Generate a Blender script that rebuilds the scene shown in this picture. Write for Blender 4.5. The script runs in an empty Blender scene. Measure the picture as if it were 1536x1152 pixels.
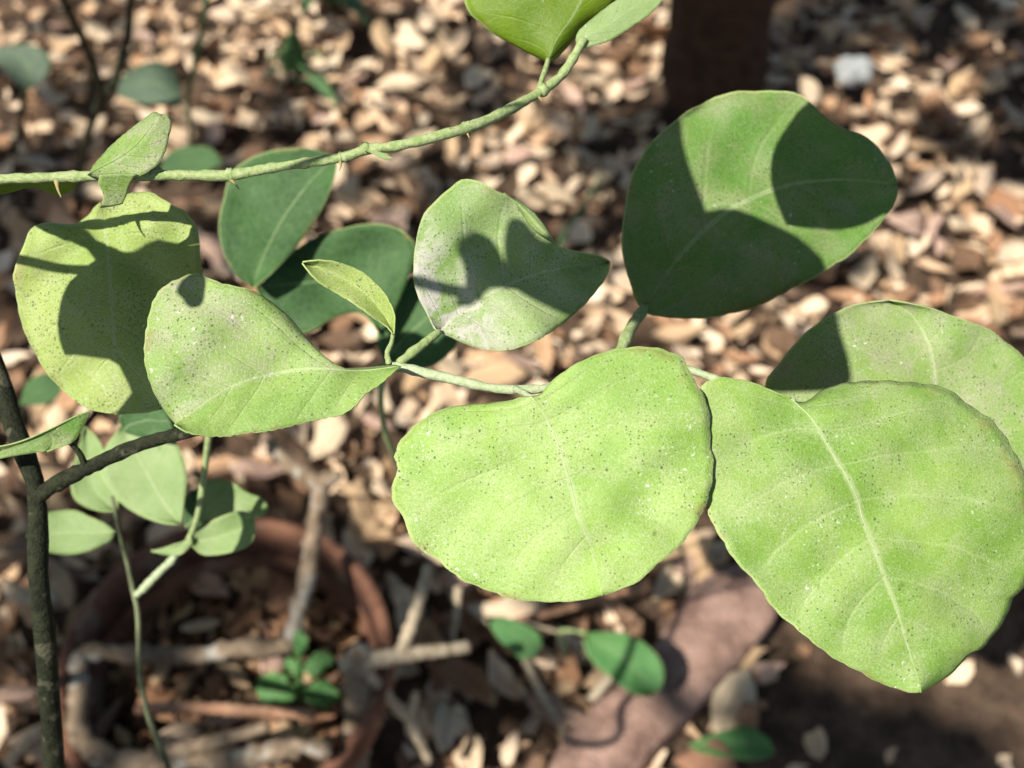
import bpy, math, random
import numpy as np
from mathutils import Vector, Matrix

random.seed(7)
rng = np.random.default_rng(11)
S = bpy.context.scene
COL = S.collection
R = math.radians

# ------------------------------------------------------------------ camera, sky, sun, exposure
CAM_H = 0.78
PITCH = R(50.0)
HFOV = R(50.0)
K = math.tan(HFOV / 2) / 768.0
FOCUS = 0.262
cam = bpy.data.cameras.new('camera')
cam.sensor_width = 36.0
cam.lens = 18.0 / math.tan(HFOV / 2)
cam.clip_start = 0.005
cam.clip_end = 500.0
cam.dof.use_dof = True
cam.dof.focus_distance = FOCUS
cam.dof.aperture_fstop = cam.lens / 3.3
camo = bpy.data.objects.new('camera', cam)
camo.location = (0, 0, CAM_H)
camo.rotation_euler = (math.pi / 2 - PITCH, 0, 0)
COL.objects.link(camo)
S.camera = camo

CP = np.array([0, 0, CAM_H])
CR = np.array([1.0, 0, 0])
CF = np.array([0, math.cos(PITCH), -math.sin(PITCH)])
CU = np.array([0, math.sin(PITCH), math.cos(PITCH)])
LC = np.array([0.42, -0.22, -0.88])
LC = LC / np.linalg.norm(LC)
LW = LC[0] * CR + LC[1] * CU - LC[2] * CF          # direction the sunlight travels
LW = LW / np.linalg.norm(LW)
ELEV = math.asin(-LW[2])
AZ = math.atan2(-LW[0], -LW[1])                      # sun azimuth from +Y towards +X

w = bpy.data.worlds.new('World')
S.world = w
w.use_nodes = True
nt = w.node_tree
nt.nodes.clear()
sky = nt.nodes.new('ShaderNodeTexSky')
sky.sky_type = 'NISHITA'
sky.sun_disc = False
sky.sun_elevation = ELEV
sky.sun_rotation = AZ
bg = nt.nodes.new('ShaderNodeBackground')
bg.inputs['Strength'].default_value = 0.075
wo = nt.nodes.new('ShaderNodeOutputWorld')
nt.links.new(sky.outputs[0], bg.inputs[0])
nt.links.new(bg.outputs[0], wo.inputs[0])

sl = bpy.data.lights.new('sun', 'SUN')
sl.energy = 5.0
sl.angle = R(0.53)
sl.color = (1.0, 0.95, 0.86)
so = bpy.data.objects.new('sun', sl)
so.rotation_euler = Vector(LW).to_track_quat('-Z', 'Y').to_euler()
so.location = (-2, -2, 4)
COL.objects.link(so)

S.view_settings.view_transform = 'Standard'
S.view_settings.look = 'None'
S.view_settings.exposure = 0.82
S.view_settings.gamma = 1.0
S.view_settings.use_curve_mapping = False


# ------------------------------------------------------------------ geometry helpers
def P(px, py, d):
    """pixel of the photograph plus axial distance -> point in the place"""
    return CP + CR * ((px - 768) * K * d) + CU * ((576 - py) * K * d) + CF * d


def G(px, py, z=0.0):
    """where the sight line through a pixel meets the level z"""
    v = CR * ((px - 768) * K) + CU * ((576 - py) * K) + CF
    t = (z - CAM_H) / v[2]
    return CP + v * t


def resample(pts, n):
    p = np.asarray(pts, float)
    seg = np.linalg.norm(np.diff(p, axis=0), axis=1)
    c = np.concatenate([[0], np.cumsum(seg)])
    t = np.linspace(0, c[-1], n)
    return np.stack([np.interp(t, c, p[:, k]) for k in range(p.shape[1])], 1)


def spline(pts, n):
    """Catmull-Rom through the points, then even spacing"""
    p = np.asarray(pts, float)
    if len(p) < 3:
        return resample(p, n)
    q = np.vstack([2 * p[0] - p[1], p, 2 * p[-1] - p[-2]])
    out = []
    for i in range(1, len(q) - 2):
        for t in np.linspace(0, 1, 9)[:-1]:
            a, b, c, d = q[i - 1], q[i], q[i + 1], q[i + 2]
            out.append(0.5 * (2 * b + (c - a) * t + (2 * a - 5 * b + 4 * c - d) * t * t + (3 * b - a - 3 * c + d) * t ** 3))
    out.append(p[-1])
    return resample(np.array(out), n)


def smooth_noise(n, step, amp, g):
    k = max(2, int(n / step) + 2)
    return np.interp(np.linspace(0, k - 1, n), np.arange(k), g.normal(0, amp, k))


def link(name, me, parent=None, loc=None):
    o = bpy.data.objects.new(name, me)
    COL.objects.link(o)
    if parent is not None:
        o.parent = parent
    if loc is not None:
        o.location = loc
    return o


def mesh(name, verts, faces, mat=None, smooth=True, uvs=None):
    me = bpy.data.meshes.new(name)
    me.from_pydata([tuple(v) for v in verts], [], faces)
    if smooth:
        me.polygons.foreach_set('use_smooth', [True] * len(me.polygons))
    if uvs is not None:
        uvl = me.uv_layers.new(name='UVMap')
        li = np.zeros(len(me.loops), np.int32)
        me.loops.foreach_get('vertex_index', li)
        uvl.data.foreach_set('uv', np.asarray(uvs, np.float32)[li].ravel())
    if mat:
        me.materials.append(mat)
    me.update()
    return me


def thing(name, label, cat, loc, group=None):
    o = bpy.data.objects.new(name, None)
    o.empty_display_size = 0.02
    COL.objects.link(o)
    o.location = tuple(loc)
    o['label'] = label
    o['category'] = cat
    if group:
        o['group'] = group
    return o


def tag(o, label=None, cat=None, group=None, kind=None):
    if label:
        o['label'] = label
    if cat:
        o['category'] = cat
    if group:
        o['group'] = group
    if kind:
        o['kind'] = kind
    return o


def origin(o):
    """world position of a parent chain that is only translated"""
    v = np.zeros(3)
    while o is not None:
        v += np.array(o.location)
        o = o.parent
    return v


def tube_mesh(name, pts, radii, mat, sides=10, n=None, lump=0.0, seed=0, cap=True):
    g = np.random.default_rng(seed + 5)
    n = n or max(8, len(pts) * 6)
    c = spline(pts, n)
    rr = np.interp(np.linspace(0, 1, n), np.linspace(0, 1, len(radii)), radii)
    tan = np.gradient(c, axis=0)
    tan /= np.linalg.norm(tan, axis=1)[:, None] + 1e-12
    ref = np.array([0.31, 0.2, 0.93])
    verts, faces, uvs = [], [], []
    a0 = np.cross(tan[0], ref)
    a0 /= np.linalg.norm(a0)
    for i in range(n):
        a0 = a0 - tan[i] * np.dot(a0, tan[i])
        a0 /= np.linalg.norm(a0) + 1e-12
        b0 = np.cross(tan[i], a0)
        wob = 1 + (g.normal(0, lump) if lump else 0)
        for j in range(sides):
            th = 2 * math.pi * j / sides
            q = rr[i] * wob * (1 + (g.normal(0, lump * .6) if lump else 0))
            verts.append(c[i] + a0 * math.cos(th) * q + b0 * math.sin(th) * q)
            uvs.append((i / (n - 1), j / sides))
    for i in range(n - 1):
        for j in range(sides):
            k = (j + 1) % sides
            faces.append((i * sides + j, i * sides + k, (i + 1) * sides + k, (i + 1) * sides + j))
    if cap:
        faces.append(tuple(range(sides - 1, -1, -1)))
        faces.append(tuple((n - 1) * sides + j for j in range(sides)))
    return verts, faces, uvs


def tube(name, pts, radii, mat, parent=None, **kw):
    v, f, u = tube_mesh(name, pts, radii, mat, **kw)
    base = origin(parent) if parent is not None else np.array(pts[0])
    me = mesh(name, np.array(v) - base, f, mat, uvs=u)
    return link(name, me, parent, None if parent is not None else tuple(base))


def px_tube(name, pts, radii_px, mat, parent=None, **kw):
    """tube through (px, py, depth) points, radius in pixels at that depth"""
    p3 = [P(*q) for q in pts]
    dm = np.array([q[2] for q in pts])
    n = len(radii_px)
    dd = np.interp(np.linspace(0, 1, n), np.linspace(0, 1, len(dm)), dm)
    return tube(name, p3, [r_ * K * d_ for r_, d_ in zip(radii_px, dd)], mat, parent, **kw)


# ------------------------------------------------------------------ material helpers
def new_mat(name):
    m = bpy.data.materials.new(name)
    m.use_nodes = True
    m.node_tree.nodes.clear()
    return m, m.node_tree


class N:
    """tiny node-building helper"""
    def __init__(self, tree):
        self.t = tree

    def node(self, kind, **kw):
        n = self.t.nodes.new(kind)
        for k, v in kw.items():
            setattr(n, k, v)
        return n

    def put(self, sock, val):
        if isinstance(val, bpy.types.NodeSocket):
            self.t.links.new(val, sock)
        elif isinstance(val, (tuple, list)) and len(val) == 3 and sock.type == 'RGBA':
            sock.default_value = (*val, 1.0)
        else:
            sock.default_value = val

    def math(self, op, a, b=None, c=None, clamp=False):
        n = self.node('ShaderNodeMath', operation=op, use_clamp=clamp)
        self.put(n.inputs[0], a)
        if b is not None:
            self.put(n.inputs[1], b)
        if c is not None:
            self.put(n.inputs[2], c)
        return n.outputs[0]

    def mix(self, f, a, b, blend='MIX'):
        n = self.node('ShaderNodeMix', data_type='RGBA', blend_type=blend)
        self.put(n.inputs[0], f)
        self.put(n.inputs[6], a)
        self.put(n.inputs[7], b)
        return n.outputs[2]

    def step(self, x, lo, hi, to0=0.0, to1=1.0):
        n = self.node('ShaderNodeMapRange', interpolation_type='SMOOTHSTEP')
        self.put(n.inputs['Value'], x)
        n.inputs['From Min'].default_value = lo
        n.inputs['From Max'].default_value = hi
        n.inputs['To Min'].default_value = to0
        n.inputs['To Max'].default_value = to1
        return n.outputs[0]

    def noise(self, vec, scale, detail=3.0, rough=0.55, dist=0.0):
        n = self.node('ShaderNodeTexNoise')
        self.put(n.inputs['Vector'], vec)
        n.inputs['Scale'].default_value = scale
        n.inputs['Detail'].default_value = detail
        n.inputs['Roughness'].default_value = rough
        n.inputs['Distortion'].default_value = dist
        return n.outputs[0]

    def voro(self, vec, scale, rnd=1.0):
        n = self.node('ShaderNodeTexVoronoi')
        self.put(n.inputs['Vector'], vec)
        n.inputs['Scale'].default_value = scale
        n.inputs['Randomness'].default_value = rnd
        return n.outputs['Distance'], n.outputs['Color']

    def coords(self):
        tc = self.node('ShaderNodeTexCoord')
        oi = self.node('ShaderNodeObjectInfo')
        sc = self.node('ShaderNodeVectorMath', operation='SCALE')
        sc.inputs[0].default_value = (3.1, 5.7, 4.3)
        self.t.links.new(oi.outputs['Random'], sc.inputs['Scale'])
        ad = self.node('ShaderNodeVectorMath', operation='ADD')
        self.t.links.new(tc.outputs['Object'], ad.inputs[0])
        self.t.links.new(sc.outputs[0], ad.inputs[1])
        return ad.outputs[0], tc.outputs['UV'], oi.outputs['Random']

    def sep(self, vec):
        n = self.node('ShaderNodeSeparateXYZ')
        self.put(n.inputs[0], vec)
        return n.outputs

    def bump(self, h, strength, dist):
        n = self.node('ShaderNodeBump')
        n.inputs['Strength'].default_value = strength
        n.inputs['Distance'].default_value = dist
        self.put(n.inputs['Height'], h)
        return n.outputs[0]

    def out(self, shader):
        o = self.node('ShaderNodeOutputMaterial')
        self.t.links.new(shader, o.inputs['Surface'])

    def principled(self, col, rough=0.6, spec=0.3, normal=None):
        b = self.node('ShaderNodeBsdfPrincipled')
        self.put(b.inputs['Base Color'], col)
        self.put(b.inputs['Roughness'], rough)
        b.inputs['Specular IOR Level'].default_value = spec
        if normal is not None:
            self.t.links.new(normal, b.inputs['Normal'])
        return b.outputs[0]


def leaf_material(name, g1, g2, dust=(0.36, 0.37, 0.24), dust_amt=0.5, dark=0.5, white=0.4, trans=0.22, spec=0.28, side=0.0,
                  tcol=None, vein=0.35, veins=7.0, rough=0.55, fine=0.5, mould=0.0):
    m, t = new_mat(name)
    n = N(t)
    co, uv, rnd = n.coords()
    u, v, _ = n.sep(uv)
    av = n.math('ABSOLUTE', n.math('SUBTRACT', n.math('MULTIPLY', v, 2.0), 1.0))
    big = n.noise(co, 38.0, 3.0, 0.55, 0.6)
    mid = n.noise(co, 150.0, 3.0, 0.6)
    fin = n.noise(co, 2300.0, 2.0, 0.65)
    col = n.mix(n.step(big, 0.35, 0.65), g1, g2)
    # lateral veins: pale lines running out from the midrib towards the tip
    wig = n.math('MULTIPLY', n.math('SUBTRACT', n.noise(co, 60.0, 2.0), 0.5), 0.22)
    ph = n.math('ADD', n.math('MULTIPLY', n.math('SUBTRACT', u, n.math('MULTIPLY', av, 0.22)), veins), wig)
    tri = n.math('ABSOLUTE', n.math('SUBTRACT', n.math('FRACT', n.math('ADD', ph, 0.5)), 0.5))
    vl = n.step(tri, 0.0, 0.07, 1.0, 0.0)
    band = n.step(tri, 0.05, 0.42, 1.0, 0.0)
    band = n.math('MULTIPLY', band, n.step(n.noise(co, 70.0, 3.0, 0.6, 0.8), 0.38, 0.62))
    vl = n.math('MULTIPLY', n.math('MULTIPLY', vl, n.step(av, 0.6, 1.0, 1.0, 0.0)), n.step(u, 0.74, 0.88, 1.0, 0.0))
    # small net of veins
    vd = n.node('ShaderNodeTexVoronoi', feature='DISTANCE_TO_EDGE')
    n.put(vd.inputs['Vector'], co)
    vd.inputs['Scale'].default_value = 330.0
    net = n.step(vd.outputs['Distance'], 0.0, 0.10, 1.0, 0.0)
    col = n.mix(n.math('MULTIPLY', net, 0.10), col, (0.30, 0.42, 0.14))
    col = n.mix(n.math('MULTIPLY', vl, vein), col, (0.36, 0.46, 0.18))
    # dust film: patchy, fine grained, lying along the veins
    dm = n.math('ADD', n.math('MULTIPLY', big, 0.55), n.math('MULTIPLY', mid, 0.45))
    dm = n.math('ADD', n.math('MULTIPLY', n.step(dm, 0.38, 0.62), 0.75), n.math('MULTIPLY', band, 0.45))
    # places where the dust has been wiped off
    clean = n.step(n.noise(co, 52.0, 2.0, 0.5, 1.0), 0.57, 0.63)
    dm = n.math('MULTIPLY', dm, n.math('SUBTRACT', 1.0, n.math('MULTIPLY', clean, 0.85)))
    gr = n.step(fin, 0.32, 0.68, 1.0 - fine, 1.0)
    if side:
        dm = n.math('MULTIPLY', n.math('ADD', dm, 0.25), n.step(v, 0.44, 0.60, 1.0, 1.0 - side))
    dm = n.math('MULTIPLY', n.math('MULTIPLY', dm, gr), dust_amt, clamp=True)
    col = n.mix(dm, col, dust)
    if mould > 0:
        mo = n.step(n.noise(co, 75.0, 5.0, 0.7, 1.2), 0.42, 0.56)
        mo = n.math('MULTIPLY', mo, n.step(u, 0.16, 0.46, 1.0, 0.0))
        col = n.mix(n.math('MULTIPLY', mo, mould), col, (0.46, 0.42, 0.40))
    # powdery grain
    col = n.mix(n.step(fin, 0.50, 0.72, 0.0, 0.30 * fine + 0.06), col, (0.50, 0.50, 0.38))
    col = n.mix(n.step(fin, 0.28, 0.48, 0.45 * fine, 0.0), col, (0.10, 0.16, 0.04))
    # midrib: soft pale dusty line
    rb = n.math('ADD', n.math('MULTIPLY', av, n.math('ADD', n.math('MULTIPLY', u, 0.9), 0.6)), n.math('MULTIPLY', n.math('SUBTRACT', n.noise(co, 400.0, 2.0), 0.5), 0.03))
    col = n.mix(n.step(rb, 0.006, 0.034, 0.40 + 0.3 * vein, 0.0), col, (0.42, 0.46, 0.27))
    # browned, dried stretches of margin
    nec = n.math('MULTIPLY', n.step(av, 0.86, 0.97), n.step(n.noise(co, 65.0, 3.0, 0.65), 0.56, 0.64))
    col = n.mix(n.math('MULTIPLY', nec, 0.55), col, (0.24, 0.19, 0.07))
    # thin pale margin
    col = n.mix(n.step(av, 0.968, 0.992, 0.0, 0.5), col, (0.46, 0.54, 0.22))
    # dark specks, fine and coarse, gathered in patches
    pat = n.step(n.noise(co, 75.0, 4.0, 0.65), 0.40, 0.60)
    for sc_, dens, lo, hi in ((1050.0, 0.5, 0.12, 0.34), (480.0, 0.2, 0.06, 0.24)):
        d1, c1 = n.voro(co, sc_)
        r1, r2, r3 = n.sep(c1)
        sp = n.math('MULTIPLY', n.step(d1, lo, hi, 1.0, 0.0), n.step(r1, 1.0 - dens * dark - 0.03, 1.0 - dens * dark + 0.03))
        sp = n.math('MULTIPLY', sp, n.math('ADD', n.math('MULTIPLY', pat, 0.8), 0.12))
        col = n.mix(n.math('MULTIPLY', sp, 0.95), col, (0.045, 0.062, 0.024))
    # a few larger green-brown spots where the dust has gone
    wob = n.node('ShaderNodeVectorMath', operation='ADD')
    n.put(wob.inputs[0], co)
    nz = n.node('ShaderNodeTexNoise')
    n.put(nz.inputs['Vector'], co)
    nz.inputs['Scale'].default_value = 900.0
    vs = n.node('ShaderNodeVectorMath', operation='SCALE')
    n.put(vs.inputs[0], nz.outputs['Color'])
    vs.inputs['Scale'].default_value = 0.0018
    n.put(wob.inputs[1], vs.outputs[0])
    d3, c3 = n.voro(wob.outputs[0], 170.0)
    q1, q2, q3 = n.sep(c3)
    bs = n.math('MULTIPLY', n.step(d3, 0.05, 0.17, 1.0, 0.0), n.step(q2, 0.93, 0.94))
    col = n.mix(n.math('MULTIPLY', bs, 0.7), col, (0.10, 0.17, 0.03))
    # white flecks in drifts
    drift = n.step(n.noise(co, 40.0, 2.0), 0.47, 0.64)
    for sc_, dens in ((1250.0, 0.42), (520.0, 0.16)):
        d2, c2 = n.voro(wob.outputs[0], sc_)
        s1, s2, s3 = n.sep(c2)
        wf = n.math('MULTIPLY', n.step(d2, 0.08, 0.30, 1.0, 0.0), n.step(s3, 1.0 - dens * white - 0.03, 1.0 - dens * white + 0.03))
        wf = n.math('MULTIPLY', wf, n.math('ADD', n.math('MULTIPLY', drift, 0.9), 0.08))
        col = n.mix(n.math('MULTIPLY', wf, 0.8), col, (0.64, 0.68, 0.60))
    h = n.math('ADD', n.math('MULTIPLY', fin, 0.35), n.math('ADD', n.math('MULTIPLY', mid, 0.8), n.math('MULTIPLY', vl, -0.25)))
    h = n.math('ADD', h, n.math('MULTIPLY', n.noise(co, 55.0, 2.0), 1.6))
    nb = n.bump(h, 0.55, 0.0008)
    pr = n.principled(col, rough, spec, nb)
    tr = n.node('ShaderNodeBsdfTranslucent')
    n.put(tr.inputs['Color'], n.mix(0.75, col, tcol or (0.30, 0.46, 0.03)))
    mx = n.node('ShaderNodeMixShader')
    mx.inputs[0].default_value = trans
    t.links.new(pr, mx.inputs[1])
    t.links.new(tr.outputs[0], mx.inputs[2])
    n.out(mx.outputs[0])
    return m


def bark_material(name, c1, c2, scale=120.0, stretch=(1, 1, 1), bump=0.0008, rough=0.8, spots=None):
    m, t = new_mat(name)
    n = N(t)
    co, uv, rnd = n.coords()
    a = n.noise(co, scale, 4.0, 0.65, 0.3)
    b = n.noise(co, scale * 5, 3.0, 0.6)
    f = n.step(n.math('ADD', n.math('MULTIPLY', a, 0.65), n.math('MULTIPLY', b, 0.35)), 0.36, 0.64)
    col = n.mix(f, c1, c2)
    if spots:
        sm = n.step(n.noise(co, scale * 0.45, 3.0, 0.6), 0.56, 0.63)
        col = n.mix(n.math('MULTIPLY', sm, 0.8), col, spots)
    nb = n.bump(n.math('ADD', a, n.math('MULTIPLY', b, 0.5)), 0.7, bump)
    n.out(n.principled(col, rough, 0.2, nb))
    return m


def dry_material(name, stops, island=True, rough=0.75, trans=0.12):
    """dry leaf: one tint of the ramp per leaf, with brown veins and blotches"""
    m, t = new_mat(name)
    n = N(t)
    co, uv, rnd = n.coords()
    ramp = n.node('ShaderNodeValToRGB')
    el = ramp.color_ramp.elements
    while len(el) < len(stops):
        el.new(0.5)
    for e, (pos, c) in zip(el, stops):
        e.position = pos
        e.color = (*c, 1)
    if island:
        geo = n.node('ShaderNodeNewGeometry')
        f = geo.outputs['Random Per Island']
    else:
        f = rnd
    t.links.new(f, ramp.inputs[0])
    big = n.noise(co, 70.0 if island else 5.0, 3.0, 0.6)
    fin = n.noise(co, 420.0 if island else 26.0, 3.0, 0.6)
    col = n.mix(n.step(big, 0.55, 0.72, 0.0, 0.35), ramp.outputs[0], (0.10, 0.055, 0.028))
    col = n.mix(n.step(fin, 0.45, 0.7, 0.0, 0.25), col, (0.52, 0.42, 0.30))
    u, v, _ = n.sep(uv)
    av = n.math('ABSOLUTE', n.math('SUBTRACT', v, 0.5))
    col = n.mix(n.step(av, 0.0, 0.06, 0.5, 0.0), col, (0.17, 0.10, 0.055))
    pr = n.principled(col, rough, 0.35, n.bump(fin, 0.4, 0.0008 if island else 0.02))
    tr = n.node('ShaderNodeBsdfTranslucent')
    n.put(tr.inputs['Color'], col)
    mx = n.node('ShaderNodeMixShader')
    mx.inputs[0].default_value = trans
    t.links.new(pr, mx.inputs[1])
    t.links.new(tr.outputs[0], mx.inputs[2])
    n.out(mx.outputs[0])
    return m


def plain_material(name, c1, c2, scale, bump=0.001, rough=0.8, detail=4.0):
    m, t = new_mat(name)
    n = N(t)
    co, uv, rnd = n.coords()
    a = n.noise(co, scale, detail, 0.6)
    b = n.noise(co, scale * 7, 3.0, 0.6)
    f = n.step(n.math('ADD', n.math('MULTIPLY', a, 0.7), n.math('MULTIPLY', b, 0.3)), 0.36, 0.64)
    n.out(n.principled(n.mix(f, c1, c2), rough, 0.25, n.bump(n.math('ADD', a, b), 0.6, bump)))
    return m


M = {}
M['big_leaf'] = leaf_material('dusty_lime_leaf', (0.185, 0.32, 0.05), (0.255, 0.40, 0.075), (0.37, 0.41, 0.22), 0.65, 0.8, 1.0, 0.2, vein=0.10, fine=0.85)
M['right_leaf'] = leaf_material('veined_lime_leaf', (0.145, 0.27, 0.034), (0.215, 0.335, 0.06), (0.31, 0.35, 0.20), 0.65, 0.75, 0.85, 0.2, fine=0.8, vein=0.32, veins=8.0)
M['grey_leaf'] = leaf_material('grey_dusted_leaf', (0.15, 0.26, 0.048), (0.21, 0.32, 0.07), (0.315, 0.305, 0.215), 1.0, 1.0, 0.5, 0.18, vein=0.14, fine=0.8)
M['half_dusty_leaf'] = leaf_material('half_dusty_leaf', (0.165, 0.29, 0.045), (0.235, 0.36, 0.07), (0.315, 0.295, 0.22), 1.0, 1.1, 0.5, 0.18, vein=0.14, fine=0.9, side=0.75)
M['mould_leaf'] = leaf_material('mould_spotted_leaf', (0.155, 0.26, 0.058), (0.215, 0.32, 0.085), (0.32, 0.335, 0.24), 0.8, 1.0, 0.6, 0.18, vein=0.08, mould=0.9, fine=0.8)
M['yellow_leaf'] = leaf_material('yellowed_leaf', (0.245, 0.335, 0.068), (0.315, 0.40, 0.095), (0.38, 0.41, 0.22), 0.75, 1.7, 0.25, 0.2, vein=0.05, fine=1.0)
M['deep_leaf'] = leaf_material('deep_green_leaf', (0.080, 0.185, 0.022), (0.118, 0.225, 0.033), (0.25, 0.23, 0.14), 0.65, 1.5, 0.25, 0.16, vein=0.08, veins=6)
M['clean_leaf'] = leaf_material('clean_yellow_green_leaf', (0.11, 0.19, 0.004), (0.155, 0.25, 0.006), (0.25, 0.33, 0.03), 0.12, 0.12, 0.0, 0.35, tcol=(0.42, 0.55, 0.01), vein=0.08, rough=0.45, fine=0.15)
M['pale_leaf'] = leaf_material('pale_green_leaf', (0.17, 0.26, 0.085), (0.21, 0.31, 0.10), (0.30, 0.35, 0.20), 0.45, 0.15, 0.2, 0.2, vein=0.15, fine=0.2)
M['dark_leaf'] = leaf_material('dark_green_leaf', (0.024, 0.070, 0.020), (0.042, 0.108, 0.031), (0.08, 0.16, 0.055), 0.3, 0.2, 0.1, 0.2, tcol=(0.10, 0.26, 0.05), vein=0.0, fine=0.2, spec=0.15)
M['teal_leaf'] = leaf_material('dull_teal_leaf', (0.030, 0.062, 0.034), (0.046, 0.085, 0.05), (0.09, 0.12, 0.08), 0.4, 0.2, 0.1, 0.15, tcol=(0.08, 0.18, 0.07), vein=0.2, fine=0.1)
M['weed_leaf'] = leaf_material('fresh_green_weed', (0.045, 0.16, 0.04), (0.075, 0.21, 0.055), (0.15, 0.25, 0.11), 0.2, 0.1, 0.0, 0.25, vein=0.15, fine=0.1)
M['crown_leaf'] = leaf_material('tree_crown_leaf', (0.05, 0.11, 0.02), (0.08, 0.15, 0.03), (0.2, 0.24, 0.12), 0.2, 0.1, 0.0, 0.2, vein=0.2)
M['midrib'] = bark_material('pale_midrib', (0.26, 0.37, 0.12), (0.40, 0.45, 0.27), 260, bump=0.0002, rough=0.6)
M['midrib_dark'] = bark_material('green_midrib', (0.10, 0.20, 0.05), (0.14, 0.25, 0.07), 400, bump=0.0002, rough=0.6)
M['green_twig'] = bark_material('fuzzy_green_twig', (0.18, 0.26, 0.08), (0.34, 0.38, 0.20), 700, bump=0.0006, rough=0.75)
M['pale_twig'] = bark_material('pale_fuzzy_twig', (0.26, 0.33, 0.17), (0.40, 0.44, 0.29), 700, bump=0.0006, rough=0.8)
M['shade_dark_stem'] = bark_material('shade_dark_olive_stem', (0.008, 0.010, 0.0045), (0.024, 0.028, 0.012), 300, bump=0.0016, rough=0.8, spots=(0.075, 0.072, 0.045))  # the main stem's shade is put into this bark colour
M['thorn'] = bark_material('brown_thorn', (0.20, 0.17, 0.07), (0.30, 0.25, 0.11), 500, bump=0.0002)
M['dry_wood'] = bark_material('grey_brown_dry_wood', (0.10, 0.07, 0.045), (0.25, 0.185, 0.125), 90, bump=0.002, spots=(0.30, 0.28, 0.24))
M['dry_twig'] = bark_material('pale_dry_twig', (0.26, 0.20, 0.13), (0.42, 0.35, 0.25), 150, bump=0.001)
M['red_twig'] = bark_material('reddish_dry_twig', (0.20, 0.10, 0.06), (0.32, 0.19, 0.12), 150, bump=0.001)
M['trunk'] = bark_material('dark_trunk_bark', (0.026, 0.014, 0.008), (0.065, 0.035, 0.02), 60, bump=0.012, rough=0.9)
M['clay'] = bark_material('stained_terracotta', (0.075, 0.034, 0.021), (0.18, 0.085, 0.052), 45, bump=0.0015, rough=0.9, spots=(0.20, 0.14, 0.095))
M['soil'] = plain_material('dark_potting_soil', (0.025, 0.015, 0.010), (0.07, 0.042, 0.026), 70, 0.01, 0.95)
M['ground'] = plain_material('brown_forest_soil', (0.04, 0.024, 0.015), (0.12, 0.078, 0.05), 45, 0.02, 0.95)
M['slab'] = plain_material('reddish_flat_stone', (0.145, 0.085, 0.065), (0.32, 0.205, 0.16), 40, 0.010, 0.92)
M['pebble'] = plain_material('pale_grey_pebble', (0.24, 0.25, 0.25), (0.44, 0.45, 0.44), 130, 0.006, 0.8)
M['mottled_stem'] = bark_material('half_green_half_dark_stem', (0.022, 0.03, 0.014), (0.20, 0.22, 0.12), 22, bump=0.001, rough=0.8)
M['grass'] = plain_material('green_grass_blade', (0.035, 0.085, 0.03), (0.09, 0.16, 0.06), 80, 0.0004, 0.6)

TINTS = {
    'pale': [(0.0, (0.66, 0.50, 0.33)), (0.5, (0.74, 0.58, 0.40)), (1.0, (0.68, 0.50, 0.36))],
    'tan': [(0.0, (0.50, 0.33, 0.18)), (0.5, (0.58, 0.40, 0.23)), (1.0, (0.50, 0.34, 0.20))],
    'pink': [(0.0, (0.50, 0.32, 0.24)), (0.5, (0.56, 0.38, 0.30)), (1.0, (0.48, 0.30, 0.22))],
    'red': [(0.0, (0.30, 0.14, 0.075)), (0.5, (0.36, 0.18, 0.09)), (1.0, (0.27, 0.13, 0.08))],
    'brown': [(0.0, (0.15, 0.085, 0.048)), (0.5, (0.20, 0.12, 0.07)), (1.0, (0.12, 0.07, 0.045))],
}
for k_, s_ in TINTS.items():
    M['dry_' + k_] = dry_material('dry_leaf_' + k_, s_, island=False)
M['litter'] = dry_material('mixed_leaf_litter', [
    (0.0, (0.085, 0.046, 0.025)), (0.16, (0.17, 0.09, 0.048)), (0.30, (0.36, 0.19, 0.10)), (0.42, (0.50, 0.32, 0.18)),
    (0.55, (0.62, 0.44, 0.285)), (0.80, (0.70, 0.53, 0.36)), (1.0, (0.78, 0.62, 0.45))], island=True)


M['pot_litter'] = dry_material('reddish_leaf_fragments', [
    (0.0, (0.06, 0.03, 0.018)), (0.3, (0.13, 0.06, 0.032)), (0.55, (0.24, 0.115, 0.06)), (0.75, (0.36, 0.20, 0.11)), (1.0, (0.52, 0.36, 0.20))], island=True)


# ------------------------------------------------------------------ leaf builder
FG = []          # points of the sharp foreground foliage (kept clear of the tree's shade)


def plane(d0, c, gx=0.0, gy=0.0):
    """axial distance as a function of the pixel: d0 at c, gx / gy metres per 100 px"""
    return lambda x, y: d0 + gx * (x - c[0]) / 100.0 + gy * (y - c[1]) / 100.0


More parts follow.
